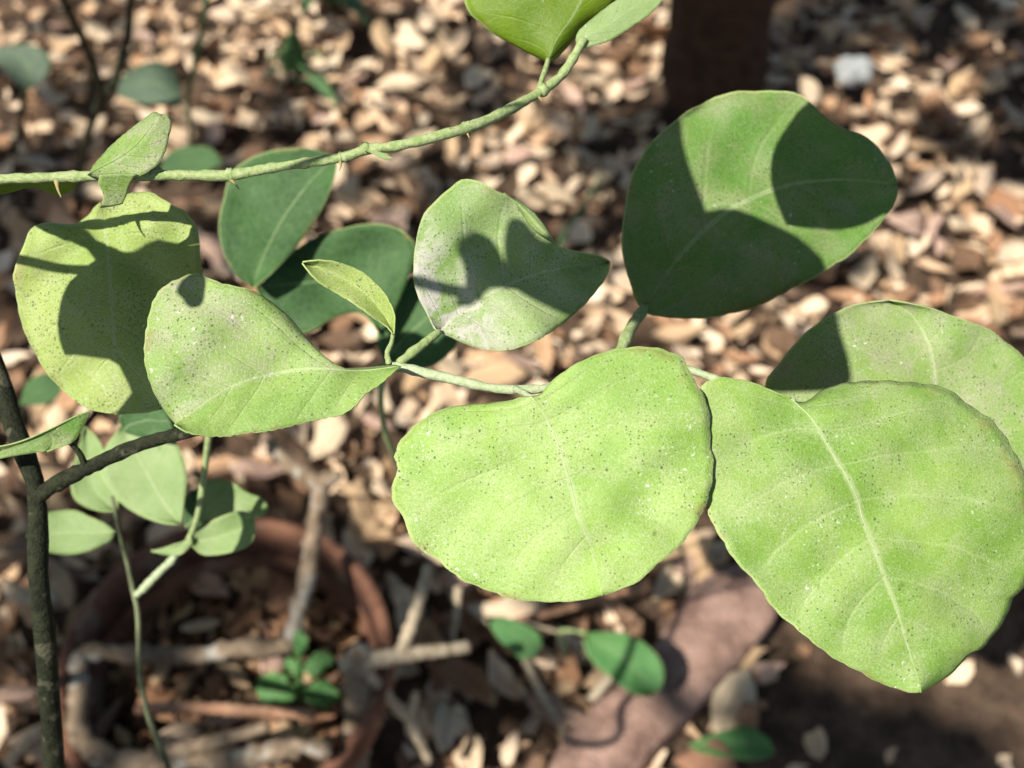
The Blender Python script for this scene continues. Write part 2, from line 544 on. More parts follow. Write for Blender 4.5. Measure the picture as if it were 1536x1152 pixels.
def leaf(parent, left, right, mid, depth, mat, rows=40, cols=8, fold=0.0, cup=0.0, droop=0.0, ripple=0.0, nrip=7.0,
         crenate=1.2, ncren=16, wave=0.0, bulge=0.0, shift=0.0, seed=0, label=None, thick=0.00035, midrib=True, rib_mat=None, fg=True,
         name='leaf', rib_w=4.0, extra=None, curl=0.0):
    """leaf from its two edges and midrib (pixel outlines, base to tip), at its own distance and with its own relief.
    fold lifts (+) both halves towards the viewer, cup bends them, droop bends the tip away, ripple corrugates along the veins"""
    g = np.random.default_rng(seed + 100)
    n = rows + 1
    Lp, Rp, Mp = spline(left, n), spline(right, n), spline(mid, n)
    s = np.linspace(0, 1, n)
    for e in (Lp, Rp):
        out = e - Mp
        ln = np.linalg.norm(out, axis=1)[:, None] + 1e-6
        amp = crenate * np.minimum(1, np.minimum(s, 1 - s) * 12)
        e += out / ln * (amp * (np.abs(np.sin(np.pi * ncren * s)) - 0.55) + smooth_noise(n, 3, crenate * 0.4, g) * np.minimum(1, np.minimum(s, 1 - s) * 12))[:, None]
    vv = np.concatenate([-np.linspace(1, 0, cols + 1)[:-1] ** 0.85, [0], np.linspace(0, 1, cols + 1)[1:] ** 0.85])
    nv = len(vv)
    ph = g.uniform(0, 6.28, 4)
    verts, uvs = [], []
    for i in range(n):
        for v in vv:
            e = Lp[i] if v < 0 else Rp[i]
            q = Mp[i] + (e - Mp[i]) * abs(v)
            d = depth(q[0], q[1])
            a = abs(v)
            d -= fold * a
            d += cup * a * a
            d += droop * s[i] ** 2
            if curl:
                d += curl * max(0.0, v) ** 3
            if ripple:
                d -= ripple * 2 * (abs(math.sin(math.pi * nrip * (s[i] - 0.22 * a))) ** 0.7 - .6) * min(1, a * 4) * max(0.0, 1 - a ** 4) * min(1, s[i] * 6) * max(0.0, min(1, (.92 - s[i]) * 5))
            if wave:
                d += wave * (math.sin(q[0] * 0.021 + ph[0]) * math.sin(q[1] * 0.024 + ph[1]) + 0.5 * math.sin(q[0] * 0.05 + ph[2]) * math.sin(q[1] * 0.043 + ph[3]))
                d += wave * 0.8 * a ** 3 * math.sin(9 * s[i] * (1.3 if v < 0 else 1.0) + ph[2] + (0 if v < 0 else 2))
            if bulge:
                d -= bulge * math.sin(q[0] * .052 + ph[1]) * math.sin(q[1] * .060 + ph[2]) * (1 - .5 * a)
            if extra:
                d += extra(q[0], q[1], s[i], v)
            w_ = P(q[0], q[1], d)
            verts.append(w_ - LW * shift)
            uvs.append((s[i], v * 0.5 + 0.5))
    faces = []
    for i in range(n - 1):
        for j in range(nv - 1):
            a = i * nv + j
            faces.append((a, a + 1, a + nv + 1, a + nv))
    V = np.array(verts)
    nsum = np.zeros(3)
    for f in faces[::5]:
        nsum += np.cross(V[f[1]] - V[f[0]], V[f[2]] - V[f[0]])
    if np.dot(nsum, CP - V.mean(0)) < 0:
        faces = [tuple(reversed(f)) for f in faces]
    base = origin(parent) if parent is not None else V[cols]
    me = mesh(name, V - base, faces, mat, uvs=uvs)
    o = link(name, me, parent, None if parent is not None else tuple(base))
    sm = o.modifiers.new('thickness', 'SOLIDIFY')
    sm.thickness = thick
    sm.offset = -1
    if label:
        o['label'] = label
    if fg:
        FG.append(V[::3])
    if midrib:
        nrm = (CP - V.mean(0))
        nrm /= np.linalg.norm(nrm)
        k = int(n * 0.93)
        c = np.array([V[i * nv + cols] for i in range(0, k, 2)]) + nrm * 0.00002
        dm = depth(*Mp[n // 2])
        r0 = rib_w * K * dm * 0.17
        tube('midrib', list(c), [r0, r0 * 0.8, r0 * 0.55, r0 * 0.3], rib_mat or M['midrib'], o, sides=6, n=len(c), lump=0.06, seed=seed)
    return o


def poly_leaf(parent, poly, ib, it, depth, mat, mid=None, **kw):
    """leaf from a closed outline; ib / it are the indices of its base and its tip"""
    n = len(poly)
    a = [poly[k % n] for k in range(ib, it + 1 if it > ib else it + n + 1)]
    b = [poly[k % n] for k in range(ib, (it if it < ib else it - n) - 1, -1)]
    if mid is None:
        ra, rb = resample(a, 9), resample(b, 9)
        mid = (ra + rb) / 2
    return leaf(parent, a, b, mid, depth, mat, **kw)


# ------------------------------------------------------------------ the setting: ground
POT_C = G(335, 985, 0.14)
POT_R = 252 * K * np.dot(POT_C - CP, CF)
TRUNK = G(1066, 168, 0.0)
ng = 90
gx_ = np.linspace(-1, 1, ng)
gx_ = np.sign(gx_) * (np.abs(gx_) ** 3.0) * 60
gy_ = gx_ + 0.8
gv, gf = [], []
for j in range(ng):
    for i in range(ng):
        x, y = gx_[i], gy_[j]
        z = 0.006 * math.sin(x * 9 + 1) * math.sin(y * 7.3) + 0.004 * math.sin(x * 21 + y * 13)
        gv.append((x, y, z - 0.012))
for j in range(ng - 1):
    for i in range(ng - 1):
        a = j * ng + i
        gf.append((a, a + 1, a + ng + 1, a + ng))
ground = link('ground', mesh('ground', gv, gf, M['ground']))
tag(ground, 'dark brown woodland soil under the leaf litter', kind='structure')

# ------------------------------------------------------------------ the citrus shrub in front
shrub = thing('citrus_shrub', 'big dusty light green citrus leaves on a dark stem rising at the left', 'shrub', G(85, 1250))
st = [(-70, 380, .300), (-32, 490, .298), (0, 570, .296), (24, 650, .295), (48, 705, .295), (57, 768, .296), (57, 868, .30), (66, 935, .305),
      (73, 1035, .315), (82, 1152, .33), (92, 1260, .36)]
stp = [P(*q) for q in st] + [np.array([*G(85, 1250)[:2], 0.25]) * np.array([1, 1.0, 1]), G(85, 1250)]
tube('stem', stp, [14 * K * .3, 15 * K * .3, 16 * K * .3, 17 * K * .31, 18 * K * .33, .0042, .005, .0055], M['shade_dark_stem'], shrub, sides=12, n=90, lump=0.05, seed=1)
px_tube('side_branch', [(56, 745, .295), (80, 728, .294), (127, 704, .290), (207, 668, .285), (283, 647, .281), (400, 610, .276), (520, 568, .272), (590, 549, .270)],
        [13, 11.5, 10.5, 10, 9, 8, 7.5], M['shade_dark_stem'], shrub, sides=10, n=60, lump=0.06, seed=2)
px_tube('side_branch', [(586, 550, .2702), (602, 551, .270), (645, 561, .269), (700, 574, .268), (745, 583, .267), (785, 584, .2665), (822, 581, .267), (870, 560, .272), (935, 530, .282),
                        (1050, 560, .285), (1185, 615, .275)],
        [8, 7.5, 7, 7, 6.5, 6, 6], M['pale_twig'], shrub, sides=10, n=60, lump=0.07, seed=3)

# centre leaf
leafC = leaf(shrub,
     [(795, 594), (779, 595), (769, 599), (739, 604), (699, 607), (662, 614), (625, 637), (602, 661), (592, 682), (597, 697), (592, 717), (587, 737), (595, 764), (607, 781), (612, 801),
      (629, 825), (652, 838), (692, 868), (729, 885), (765, 898), (795, 901), (832, 903), (872, 901), (903, 894)],
     [(795, 594), (812, 590), (825, 574), (862, 547), (895, 531), (932, 521), (979, 521), (1005, 527), (1026, 541), (1035, 560), (1052, 588), (1063, 620), (1067, 680), (1066, 725), (1056, 762),
      (1040, 795), (1020, 820), (1000, 836), (975, 855), (959, 871), (925, 886), (903, 894)],
     [(795, 594), (805, 604), (822, 631), (839, 671), (852, 711), (862, 751), (869, 778), (882, 808), (892, 841), (899, 875), (903, 894)],
     plane(.252, (830, 710), -0.0012, -0.0022), M['big_leaf'], rows=72, cols=12, cup=.0012, fold=-.0006, wave=.0011, bulge=.0004, ripple=.00028, crenate=3.0, ncren=21, seed=1,
     label='broad pale green leaf in the centre, whole blade in full sun', rib_w=5)
px_tube('petiole', [(772, 583, .2665), (783, 588, .262), (797, 596, .2565)], [6, 5.5, 4], M['pale_twig'], leafC, sides=8, n=12, lump=.05)

# right leaf
leafR = leaf(shrub,
     [(1187, 598), (1167, 591), (1147, 581), (1124, 572), (1096, 566), (1074, 567), (1054, 579), (1050, 610), (1054, 650), (1060, 690), (1061, 730), (1062, 768), (1074, 795), (1104, 841), (1134, 875),
      (1164, 915), (1201, 948), (1241, 981), (1284, 1003), (1317, 1023), (1344, 1033), (1361, 1039), (1382, 1039)],
     [(1187, 598), (1199, 603), (1211, 601), (1237, 584), (1274, 574), (1324, 571), (1374, 574), (1417, 582), (1447, 601), (1481, 624), (1507, 654), (1524, 681), (1538, 710), (1549, 750), (1553, 800),
      (1548, 850), (1536, 881), (1521, 898), (1507, 931), (1487, 958), (1471, 975), (1454, 983), (1434, 1005), (1407, 1025), (1382, 1039)],
     [(1187, 598), (1214, 624), (1226, 641), (1251, 684), (1271, 717), (1287, 751), (1293, 775), (1314, 831), (1331, 878), (1344, 911), (1357, 955), (1371, 1000), (1382, 1039)],
     plane(.253, (1300, 800), 0.0010, -0.0020), M['right_leaf'], rows=80, cols=12, cup=.0008, fold=-.0004, wave=.0012, ripple=.00060, nrip=8, crenate=2.6, ncren=24, seed=2, extra=lambda x, y, s, v: .005 * max(0.0, v) ** 2,
     label='large veined light green leaf with a pointed lower tip', rib_w=5)
px_tube('petiole', [(1150, 606, .278), (1170, 605, .268), (1190, 600, .2585)], [6, 5.5, 5], M['pale_twig'], leafR, sides=8, n=12, lump=.05)

# leaf behind the right leaf
dE = plane(.292, (1340, 540), 0.0018, -0.002)
leaf(shrub,
     [(1392, 730), (1300, 720), (1210, 680), (1160, 620), (1147, 577), (1167, 547), (1197, 511), (1224, 487), (1254, 469), (1284, 457), (1334, 451)],
     [(1392, 730), (1480, 760), (1570, 750), (1605, 690), (1600, 630), (1570, 575), (1527, 527), (1507, 512), (1484, 494), (1444, 479), (1401, 464), (1371, 457), (1334, 451)],
     [(1392, 730), (1402, 650), (1404, 580), (1395, 520), (1370, 475), (1334, 451)],
     dE, M['grey_leaf'], rows=50, cols=10, fold=.003, cup=.001, wave=.0016, ripple=.0003, crenate=1.5, ncren=14, seed=3, label='grey dusted leaf half hidden behind the right-hand leaf, its left side in shade', rib_w=4)

# upper right leaf
dC = plane(.310, (1140, 310), 0.0012, -0.0012)
leafU = leaf(shrub,
     [(966, 464), (955, 454), (945, 424), (935, 387), (934, 350), (937, 317), (945, 273), (959, 240), (979, 210), (1005, 187), (1022, 173), (1044, 160), (1074, 145), (1104, 137), (1141, 137),
      (1167, 136), (1197, 140), (1214, 152), (1224, 163), (1237, 173), (1257, 188), (1277, 196), (1304, 208), (1324, 230), (1339, 253), (1347, 277)],
     [(966, 464), (980, 472), (1024, 477), (1051, 477), (1091, 472), (1144, 456), (1187, 434), (1221, 417), (1251, 397), (1274, 383), (1291, 367), (1314, 343), (1334, 317), (1345, 297), (1347, 277)],
     [(966, 464), (1000, 410), (1040, 362), (1090, 318), (1150, 288), (1210, 273), (1280, 270), (1347, 277)],
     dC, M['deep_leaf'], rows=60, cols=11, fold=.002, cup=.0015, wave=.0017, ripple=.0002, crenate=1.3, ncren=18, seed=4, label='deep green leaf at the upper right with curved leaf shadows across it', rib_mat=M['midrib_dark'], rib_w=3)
px_tube('petiole', [(925, 540, .284), (935, 517, .288), (949, 487, .297), (967, 463, .3050)], [9, 9.5, 9, 8], M['green_twig'], leafU, sides=9, n=16, lump=.08)

# curled middle leaf with mould
dM = plane(.278, (760, 400), 0.0012, 0.0004)
leafM = leaf(shrub,
     [(658, 498), (652, 491), (639, 467), (627, 444), (620, 417), (622, 377), (627, 347), (635, 323), (652, 303), (675, 282), (692, 270), (712, 269), (729, 277), (745, 287), (765, 296), (785, 316),
      (806, 342), (832, 366), (868, 378), (898, 384), (914, 393)],
     [(658, 498), (679, 508), (699, 517), (725, 524), (752, 526), (779, 521), (812, 507), (842, 487), (862, 471), (889, 444), (908, 418), (914, 393)],
     [(658, 498), (690, 470), (730, 443), (780, 420), (840, 402), (880, 396), (914, 393)],
     dM, M['mould_leaf'], rows=56, cols=10, fold=.003, cup=.001, wave=.0018, bulge=.0009, crenate=1.0, ncren=15, seed=5, label='curled leaf with a grey mould patch near its stalk and leaf shadows', rib_w=3,
     extra=lambda x, y, s, v: (0.006 * max(0, (x - 790) / 120.0) ** 1.5) - (0.004 * max(0.0, -v - .6) * math.exp(-((x - 740) / 60.0) ** 2)))
px_tube('petiole', [(598, 545, .270), (622, 526, .272), (645, 508, .2745), (660, 497, .2765)], [7, 7.5, 7, 5], M['green_twig'], leafM, sides=9, n=16, lump=.08)
# curled strip of that leaf's margin
lip = leaf(leafM, [(755, 290), (785, 305), (812, 330), (834, 366)], [(755, 290), (778, 314), (800, 345), (834, 366)], [(755, 290), (780, 309), (806, 337), (834, 366)],
     plane(.2755, (790, 330), 0.001, 0), M['grey_leaf'], rows=16, cols=3, fold=-.0015, crenate=.4, midrib=False, name='rolled_margin', fg=False)

# front left leaf
leafB = leaf(shrub,
     [(601, 549), (592, 547), (545, 551), (512, 552), (493, 549), (477, 539), (463, 517), (450, 494), (430, 471), (400, 447), (377, 434), (350, 429), (330, 424), (310, 416), (293, 410), (273, 416), (250, 427),
      (233, 444), (223, 471), (218, 501), (216, 527), (220, 557), (230, 587), (247, 617), (262, 636)],
     [(601, 549), (572, 574), (549, 591), (535, 604), (512, 622), (467, 632), (427, 642), (383, 649), (340, 654), (310, 655), (283, 649), (262, 636)],
     [(601, 549), (540, 556), (480, 553), (417, 560), (367, 573), (333, 588), (300, 610), (262, 636)],
     plane(.255, (380, 540), 0.0030, 0.0008), M['half_dusty_leaf'], rows=72, cols=12, fold=-.001, cup=.001, wave=.0014, bulge=.0006, ripple=.00025, crenate=2.4, ncren=28, seed=6, rib_w=5,
     label='grey dusted leaf at the left folded along its midrib, scalloped edge',
     extra=lambda x, y, s, v: (-0.006 * max(0.0, v) + 0.003 * max(0.0, -v) ** 2))

# small young leaf
leafF = leaf(shrub, [(590, 501), (585, 494), (562, 477), (529, 454), (512, 444), (485, 428), (466, 410), (454, 394)],
     [(590, 501), (591, 471), (579, 444), (560, 422), (542, 407), (512, 395), (480, 391), (454, 394)],
     [(590, 501), (575, 470), (548, 440), (515, 418), (480, 402), (454, 394)],
     plane(.266, (530, 440), 0.002, 0), M['yellow_leaf'], rows=36, cols=6, fold=.002, wave=.0006, crenate=.6, ncren=12, seed=7, label='small narrow young leaf tipped towards the left', rib_w=3)
px_tube('petiole', [(590, 499, .267), (587, 515, .268), (581, 530, .2695), (584, 548, .270)], [3, 4, 4.5, 5], M['green_twig'], leafF, sides=8, n=14, lump=.08)

# leaf edge at far left, its stalk on the side branch
leafL = poly_leaf(shrub, [(132, 617), (124, 640), (108, 664), (70, 676), (20, 684), (-40, 694), (-110, 690), (-60, 676), (0, 670), (40, 660), (85, 640)], 3, 6, plane(.284, (60, 660), 0.002, 0.006), M['deep_leaf'],
     rows=30, cols=5, fold=.001, seed=8, crenate=.6, label='narrow dark leaf seen edge-on across the stem at the left', midrib=False)
px_tube('petiole', [(105, 664, .286), (118, 678, .287), (125, 692, .288), (128, 706, .2895)], [4, 4.5, 5, 5], M['shade_dark_stem'], leafL, sides=8, n=14)

# ------------------------------------------------------------------ the thorny twig above it
twig = thing('citrus_branch', 'thin thorny green twig crossing the top left with winged leaves', 'branch', P(-40, 274, .264))
px_tube('twig', [(-420, 120, .20), (-200, 220, .245), (-40, 274, .264), (0, 269, .264), (80, 266, .263), (200, 263, .262), (300, 263, .262), (345, 263, .262), (400, 253, .262), (512, 236, .262), (549, 224, .262),
                 (595, 219, .262), (672, 200, .2635), (725, 183, .268), (772, 160, .274), (802, 143, .278), (822, 130, .280), (845, 110, .282), (865, 78, .2835), (876, 58, .284)],
        [11, 10, 9, 8.5, 8.5, 8, 8.5, 8, 7.5, 7.5, 8, 7, 7], M['green_twig'], twig, sides=10, n=150, lump=0.08, seed=9)
for i, (pts, rr) in enumerate([
        ([(338, 264, .262), (350, 273, .2615), (362, 288, .261)], [5, 3, .6]), ([(510, 238, .262), (511, 248, .2615), (509, 256, .261)], [4, 3, 1.5]),
        ([(668, 199, .2632), (673, 194, .2628), (676, 190, .2624)], [4, 2.5, .6]), ([(697, 193, .2655), (702, 202, .265), (704, 207, .2645)], [5, 3, 1.5]),
        ([(85, 268, .263), (87, 284, .262), (92, 296, .2615)], [5, 4, 2]), ([(548, 224, .262), (546, 216, .2615), (541, 213, .261)], [5, 4, 2]),
        ([(806, 143, .278), (811, 149, .2775), (813, 153, .277)], [4, 2.5, 1])]):
    px_tube('thorn', pts, [q * (1.1, .6, .5)[k] for k, q in enumerate(rr)], M['thorn'], twig, sides=7, n=10)
nd = lambda x: float(np.interp(x, [600, 672, 725, 772, 802, 822], [.262, .2635, .268, .274, .278, .280]))
for (x, y, r_) in [(345, 263, 10), (549, 223, 10), (515, 236, 9), (700, 191, 9.5), (815, 136, 9.5), (235, 259, 10)]:
    px_tube('node', [(x - 9, y + 1, nd(x)), (x - 4, y, nd(x)), (x + 4, y - 1, nd(x)), (x + 9, y - 2, nd(x))], [5, r_, r_, 5], M['green_twig'], twig, sides=9, n=9, lump=.1, seed=int(x))
leaf(twig, [(548, 226), (560, 232), (575, 239), (590, 238)], [(548, 226), (560, 226), (576, 229), (590, 238)], [(548, 226), (562, 230), (576, 234), (590, 238)], plane(.2605, (570, 232)), M['pale_leaf'],
     rows=8, cols=3, crenate=1.5, midrib=False, name='bract', fg=False)

# winged leaf standing up from the twig
leafW = leaf(twig, [(131, 262), (146, 240), (180, 206), (213, 180), (230, 168), (238, 170), (242, 171)],
     [(131, 262), (150, 268), (175, 272), (205, 266), (233, 250), (247, 230), (253, 207), (257, 187), (251, 172), (242, 171)],
     [(131, 262), (150, 252), (180, 236), (205, 217), (225, 192), (242, 171)],
     plane(.2575, (195, 220), 0.001, 0.002), M['grey_leaf'], rows=40, cols=7, fold=-.0005, wave=.0005, crenate=.8, ncren=14, seed=11, label='small pale winged leaf folded upright above the twig',
     rib_w=4, rib_mat=M['midrib_dark'], extra=lambda x, y, s, v: (0.0045 * max(0.0, -v)))
leaf(twig, [(150, 262), (148, 275), (155, 295), (150, 312)], [(205, 262), (196, 275), (190, 292), (184, 306)], [(178, 261), (174, 276), (173, 294), (168, 310)], plane(.2605, (175, 285), 0, .012), M['grey_leaf'],
     rows=14, cols=4, crenate=.6, midrib=False, name='petiole_wing', seed=12)

# yellow-green leaf below it (fold over at its top)
dA = plane(.288, (165, 450), 0.0010, 0.0006)
leaf(twig, [(150, 303), (140, 312), (133, 322), (115, 334), (100, 336), (77, 334), (57, 337), (43, 350), (37, 367), (28, 384), (20, 411), (22, 434), (28, 467), (38, 501), (53, 531), (67, 557), (90, 581),
            (113, 601), (133, 614), (157, 619), (172, 620)],
     [(150, 303), (165, 298), (180, 295), (200, 289), (227, 289), (243, 298), (263, 310), (277, 317), (290, 333), (297, 353), (301, 383), (306, 420), (312, 460), (312, 500), (304, 545), (285, 585), (262, 606),
      (240, 614), (217, 618), (187, 620), (172, 620)],
     [(150, 303), (158, 345), (164, 400), (168, 460), (172, 530), (172, 580), (172, 620)],
     dA, M['yellow_leaf'], rows=64, cols=12, cup=.0015, wave=.0024, bulge=.0012, crenate=1.2, ncren=18, seed=13, label='roundish yellow-green leaf at the far left under the twig, banded with shadows', rib_w=3)

# clean leaf at the top edge and the wing running out of the frame
leafT = leaf(twig, [(822, 94), (812, 90), (779, 73), (739, 50), (719, 33), (702, 17), (696, -10), (705, -60), (740, -120), (790, -170), (850, -200)],
     [(822, 94), (834, 90), (845, 77), (859, 63), (879, 37), (912, 10), (940, -25), (955, -80), (930, -150), (890, -190), (850, -200)],
     [(822, 94), (835, 60), (862, 22), (880, -20), (885, -80), (875, -140), (850, -200)],
     plane(.290, (820, 0), 0.001, 0.0015), M['clean_leaf'], rows=44, cols=9, fold=-.001, cup=.003, wave=.0006, crenate=.6, ncren=18, seed=14, label='clean yellow-green leaf cut off by the top edge', rib_mat=M['midrib_dark'], rib_w=3)
px_tube('petiole', [(806, 142, .2785), (811, 125, .282), (817, 108, .286), (823, 88, .2908)], [4.5, 4, 4.5, 3.5], M['green_twig'], leafT, sides=8, n=14, lump=.05)
leaf(twig, [(864, 68), (866, 48), (893, 24), (927, -2), (965, -28), (1035, -55)], [(868, 74), (886, 70), (914, 61), (948, 40), (985, 12), (1035, -55)], [(866, 70), (877, 58), (903, 43), (938, 20), (975, -8), (1035, -55)],
     plane(.284, (930, 25), -.001, -.002), M['pale_leaf'], rows=26, cols=5, fold=-.0008, crenate=.8, ncren=12, seed=15, rib_w=3, label='pale narrow leaf at the upper end of the twig')
# leaf seen edge-on under the twig at the frame's left edge
poly_leaf(twig, [(118, 272), (108, 285), (88, 293), (50, 282), (0, 292), (-60, 296), (-120, 280), (-60, 276), (0, 277), (60, 272)], 0, 6, plane(.267, (50, 280), 0, .03), M['clean_leaf'], rows=24, cols=4, seed=16, crenate=.8,
          midrib=False, label='narrow green leaf under the twig at the left edge')

# unseen leaves added beyond the frame, towards the sun: outlines shaped from their shadows
CAST = dict(rows=22, cols=5, midrib=False, fg=False, crenate=1.0)
px_tube('twig', [(-420, 120, .20), (-420, -160, .16), (-200, -700, .13), (150, -1100, .12), (500, -1300, .125)], [10, 10, 9, 8], M['green_twig'], twig, sides=7, n=40)  # added out-of-frame extension that carries the shade leaves


def shade_leaf(poly, ib, it, dep, t, **kw):
    k = dict(CAST)
    k.update(kw)
    return poly_leaf(twig, poly, ib, it, dep, M['deep_leaf'], shift=t, **k)


# on the yellow leaf
shade_leaf([(160, 384), (187, 380), (217, 371), (247, 363), (283, 370), (330, 372), (370, 420), (380, 500), (350, 580), (290, 640), (220, 650), (167, 618), (178, 607), (190, 591), (192, 574), (180, 561), (173, 542), (143, 536),
            (117, 532), (92, 531), (90, 494), (97, 474), (103, 444), (110, 420), (145, 394)], 0, 9, dA, .10, seed=31)
# on the upper right leaf
shade_leaf([(1018, 172), (1026, 213), (1037, 253), (1051, 293), (1059, 317), (1030, 400), (960, 440), (920, 380), (918, 320), (930, 262), (955, 215), (990, 180)], 4, 9, dC, .20, seed=32, crenate=.5)
shade_leaf([(1030, 345), (1059, 316), (1091, 313), (1117, 320), (1157, 337), (1191, 353), (1211, 367), (1234, 388), (1240, 430), (1190, 490), (1090, 520), (980, 510), (940, 440), (980, 380)], 1, 11, dC, .205, seed=33, crenate=.5)
shade_leaf([(1181, 340), (1167, 307), (1157, 277), (1156, 247), (1164, 217), (1184, 187), (1204, 165), (1250, 145), (1320, 160), (1385, 220), (1395, 280), (1350, 320), (1327, 321), (1291, 338), (1257, 345), (1211, 344)],
           0, 9, dC, .135, seed=34, crenate=.5)
# on the leaf behind the right leaf
shade_leaf([(1250, 455), (1262, 500), (1275, 540), (1280, 570), (1266, 586), (1210, 590), (1130, 582), (1100, 540), (1120, 480), (1190, 440)], 3, 8, dE, .215, seed=35, crenate=.5)
# on the mouldy leaf
shade_leaf([(757, 400), (757, 360), (765, 334), (779, 329), (789, 333), (799, 350), (815, 360), (850, 355), (910, 372), (940, 410), (910, 460), (862, 474), (822, 461), (795, 447), (772, 433)], 14, 8, dM, .185, seed=36, crenate=.5)
shade_leaf([(745, 434), (729, 442), (702, 457), (680, 455), (700, 430), (703, 404), (696, 384), (700, 367), (715, 350), (732, 355), (745, 370), (754, 390), (765, 415), (775, 434)], 2, 8, dM, .185, seed=37, crenate=.5)
# unseen thin twigs added so their shadows band the yellow and the mouldy leaf
def shade_twig(a, b, dep, t, r_):
    pts = [P(x, y, dep(x, y)) - LW * t for x, y in (a, ((a[0] + b[0]) / 2, (a[1] + b[1]) / 2 + 2), b)]
    tube('twig', pts, [r_ * K * .28] * 3, M['green_twig'], twig, sides=7, n=12)


shade_twig((-40, 378), (160, 410), dA, .09, 8)
shade_twig((80, 318), (170, 400), dA, .095, 9)
shade_twig((560, 410), (720, 442), dM, .186, 9)
shade_leaf([(262, 436), (266, 416), (285, 405), (305, 412), (308, 440), (304, 461), (290, 463), (276, 450)], 1, 5, plane(.256, (280, 440)), .11, seed=38, rows=12, cols=3)

# ------------------------------------------------------------------ soft-focus young citrus plants behind
sap = thing('citrus_sapling', 'slim young citrus stem with pale leaves rising in front of the clay pot', 'sapling', G(262, 1190, .0))
px_tube('stem', [(168, 745, .375), (173, 768, .377), (180, 801, .38), (190, 841, .384), (200, 888, .388), (207, 921, .392), (208, 981, .40), (211, 1021, .405), (223, 1075, .415), (240, 1121, .425), (252, 1150, .435), (275, 1230, .47),
                 (290, 1330, .56)], [3, 4, 4.5, 5, 5, 5, 5, 5], M['mottled_stem'], sap, sides=8, n=70, lump=.06, seed=20)
px_tube('shoot', [(204, 893, .388), (216, 882, .386), (237, 860, .382), (257, 841, .379), (272, 822, .377)], [5.5, 6.5, 6, 6, 4], M['pale_twig'], sap, sides=8, n=26, lump=.08, seed=21)
px_tube('shoot', [(316, 640, .350), (313, 657, .352), (307, 704, .36), (298, 767, .368), (287, 800, .374), (276, 822, .377)], [5, 5, 5, 4.5, 4.5], M['green_twig'], sap, sides=8, n=30, seed=22)
pf = dict(rows=26, cols=5, crenate=.4, ncren=10, fg=False, wave=.0008, rib_w=3)
poly_leaf(sap, [(270, 786), (245, 785), (215, 776), (185, 758), (165, 735), (150, 705), (158, 670), (185, 636), (220, 630), (252, 645), (268, 670), (277, 695), (280, 720), (277, 750)], 0, 7, plane(.372, (215, 710), 0, -.004),
          M['pale_leaf'], seed=41, label='pale leaf with a white midrib behind the dark side branch', fold=.002, **pf)
poly_leaf(sap, [(175, 766), (150, 767), (125, 759), (109, 744), (107, 715), (115, 680), (127, 640), (148, 660), (165, 700), (178, 740)], 0, 6, plane(.385, (140, 710)), M['pale_leaf'], seed=42,
          label='pale leaf half covered by the leaf with the white midrib', fold=.002, **pf)
poly_leaf(sap, [(174, 797), (167, 811), (143, 823), (117, 831), (90, 832), (65, 825), (40, 805), (55, 780), (75, 768), (110, 765), (135, 775), (160, 786)], 0, 6, plane(.378, (110, 800)), M['pale_leaf'], seed=43,
          label='pale leaf just right of the dark stem, above the pot', fold=-.001, **pf)
poly_leaf(sap, [(283, 812), (290, 797), (310, 785), (340, 772), (365, 767), (380, 778), (383, 795), (378, 812), (363, 823), (333, 831), (303, 832)], 0, 5, plane(.375, (340, 800), 0, -.002), M['pale_leaf'], seed=44,
          label='pale leaf over the back rim of the pot, small shadow at its base', fold=.002, **pf)
poly_leaf(sap, [(227, 826), (245, 821), (267, 815), (285, 806), (288, 818), (270, 832), (246, 833)], 3, 0, plane(.372, (260, 824)), M['pale_leaf'], seed=45, label='tiny narrow pale leaf pointing left', **pf)
poly_leaf(sap, [(300, 782), (302, 750), (307, 726), (327, 718), (350, 724), (368, 737), (393, 747), (403, 758), (398, 772), (380, 776), (340, 775)], 0, 7, plane(.392, (350, 750)), M['pale_leaf'], seed=46,
          label='dull pale leaf with a dark line of shade, behind the lower leaf', **pf)
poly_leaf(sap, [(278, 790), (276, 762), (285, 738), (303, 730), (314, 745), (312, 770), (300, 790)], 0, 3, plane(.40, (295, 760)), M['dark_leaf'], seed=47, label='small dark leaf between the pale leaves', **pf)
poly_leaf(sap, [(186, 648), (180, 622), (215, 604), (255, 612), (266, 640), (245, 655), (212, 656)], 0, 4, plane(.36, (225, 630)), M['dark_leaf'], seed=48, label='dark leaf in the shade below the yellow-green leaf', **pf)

sd = thing('citrus_seedling', 'dark green citrus seedling in soft focus between the twig and the side branch', 'seedling', G(640, 860))
px_tube('stem', [(575, 500, .42), (578, 540, .422), (571, 590, .43), (576, 640, .45), (590, 680, .48), (612, 740, .56), (634, 820, .72)], [5, 5, 5, 5, 5, 5], M['green_twig'], sd, sides=8, n=46, lump=.05, seed=23)
pf2 = dict(rows=28, cols=6, crenate=.3, ncren=10, fg=False, wave=.002, rib_w=4, rib_mat=M['midrib_dark'])
poly_leaf(sd, [(378, 432), (350, 407), (334, 377), (328, 338), (335, 300), (350, 255), (400, 228), (460, 222), (505, 235), (502, 262), (490, 297), (470, 335), (440, 375), (405, 411)], 0, 8, plane(.395, (410, 330)),
          M['dark_leaf'], mid=[(378, 432), (398, 380), (430, 320), (470, 268), (505, 235)], seed=51, label='dark green leaf hanging behind the thorny twig, tip down', fold=.002, **pf2)
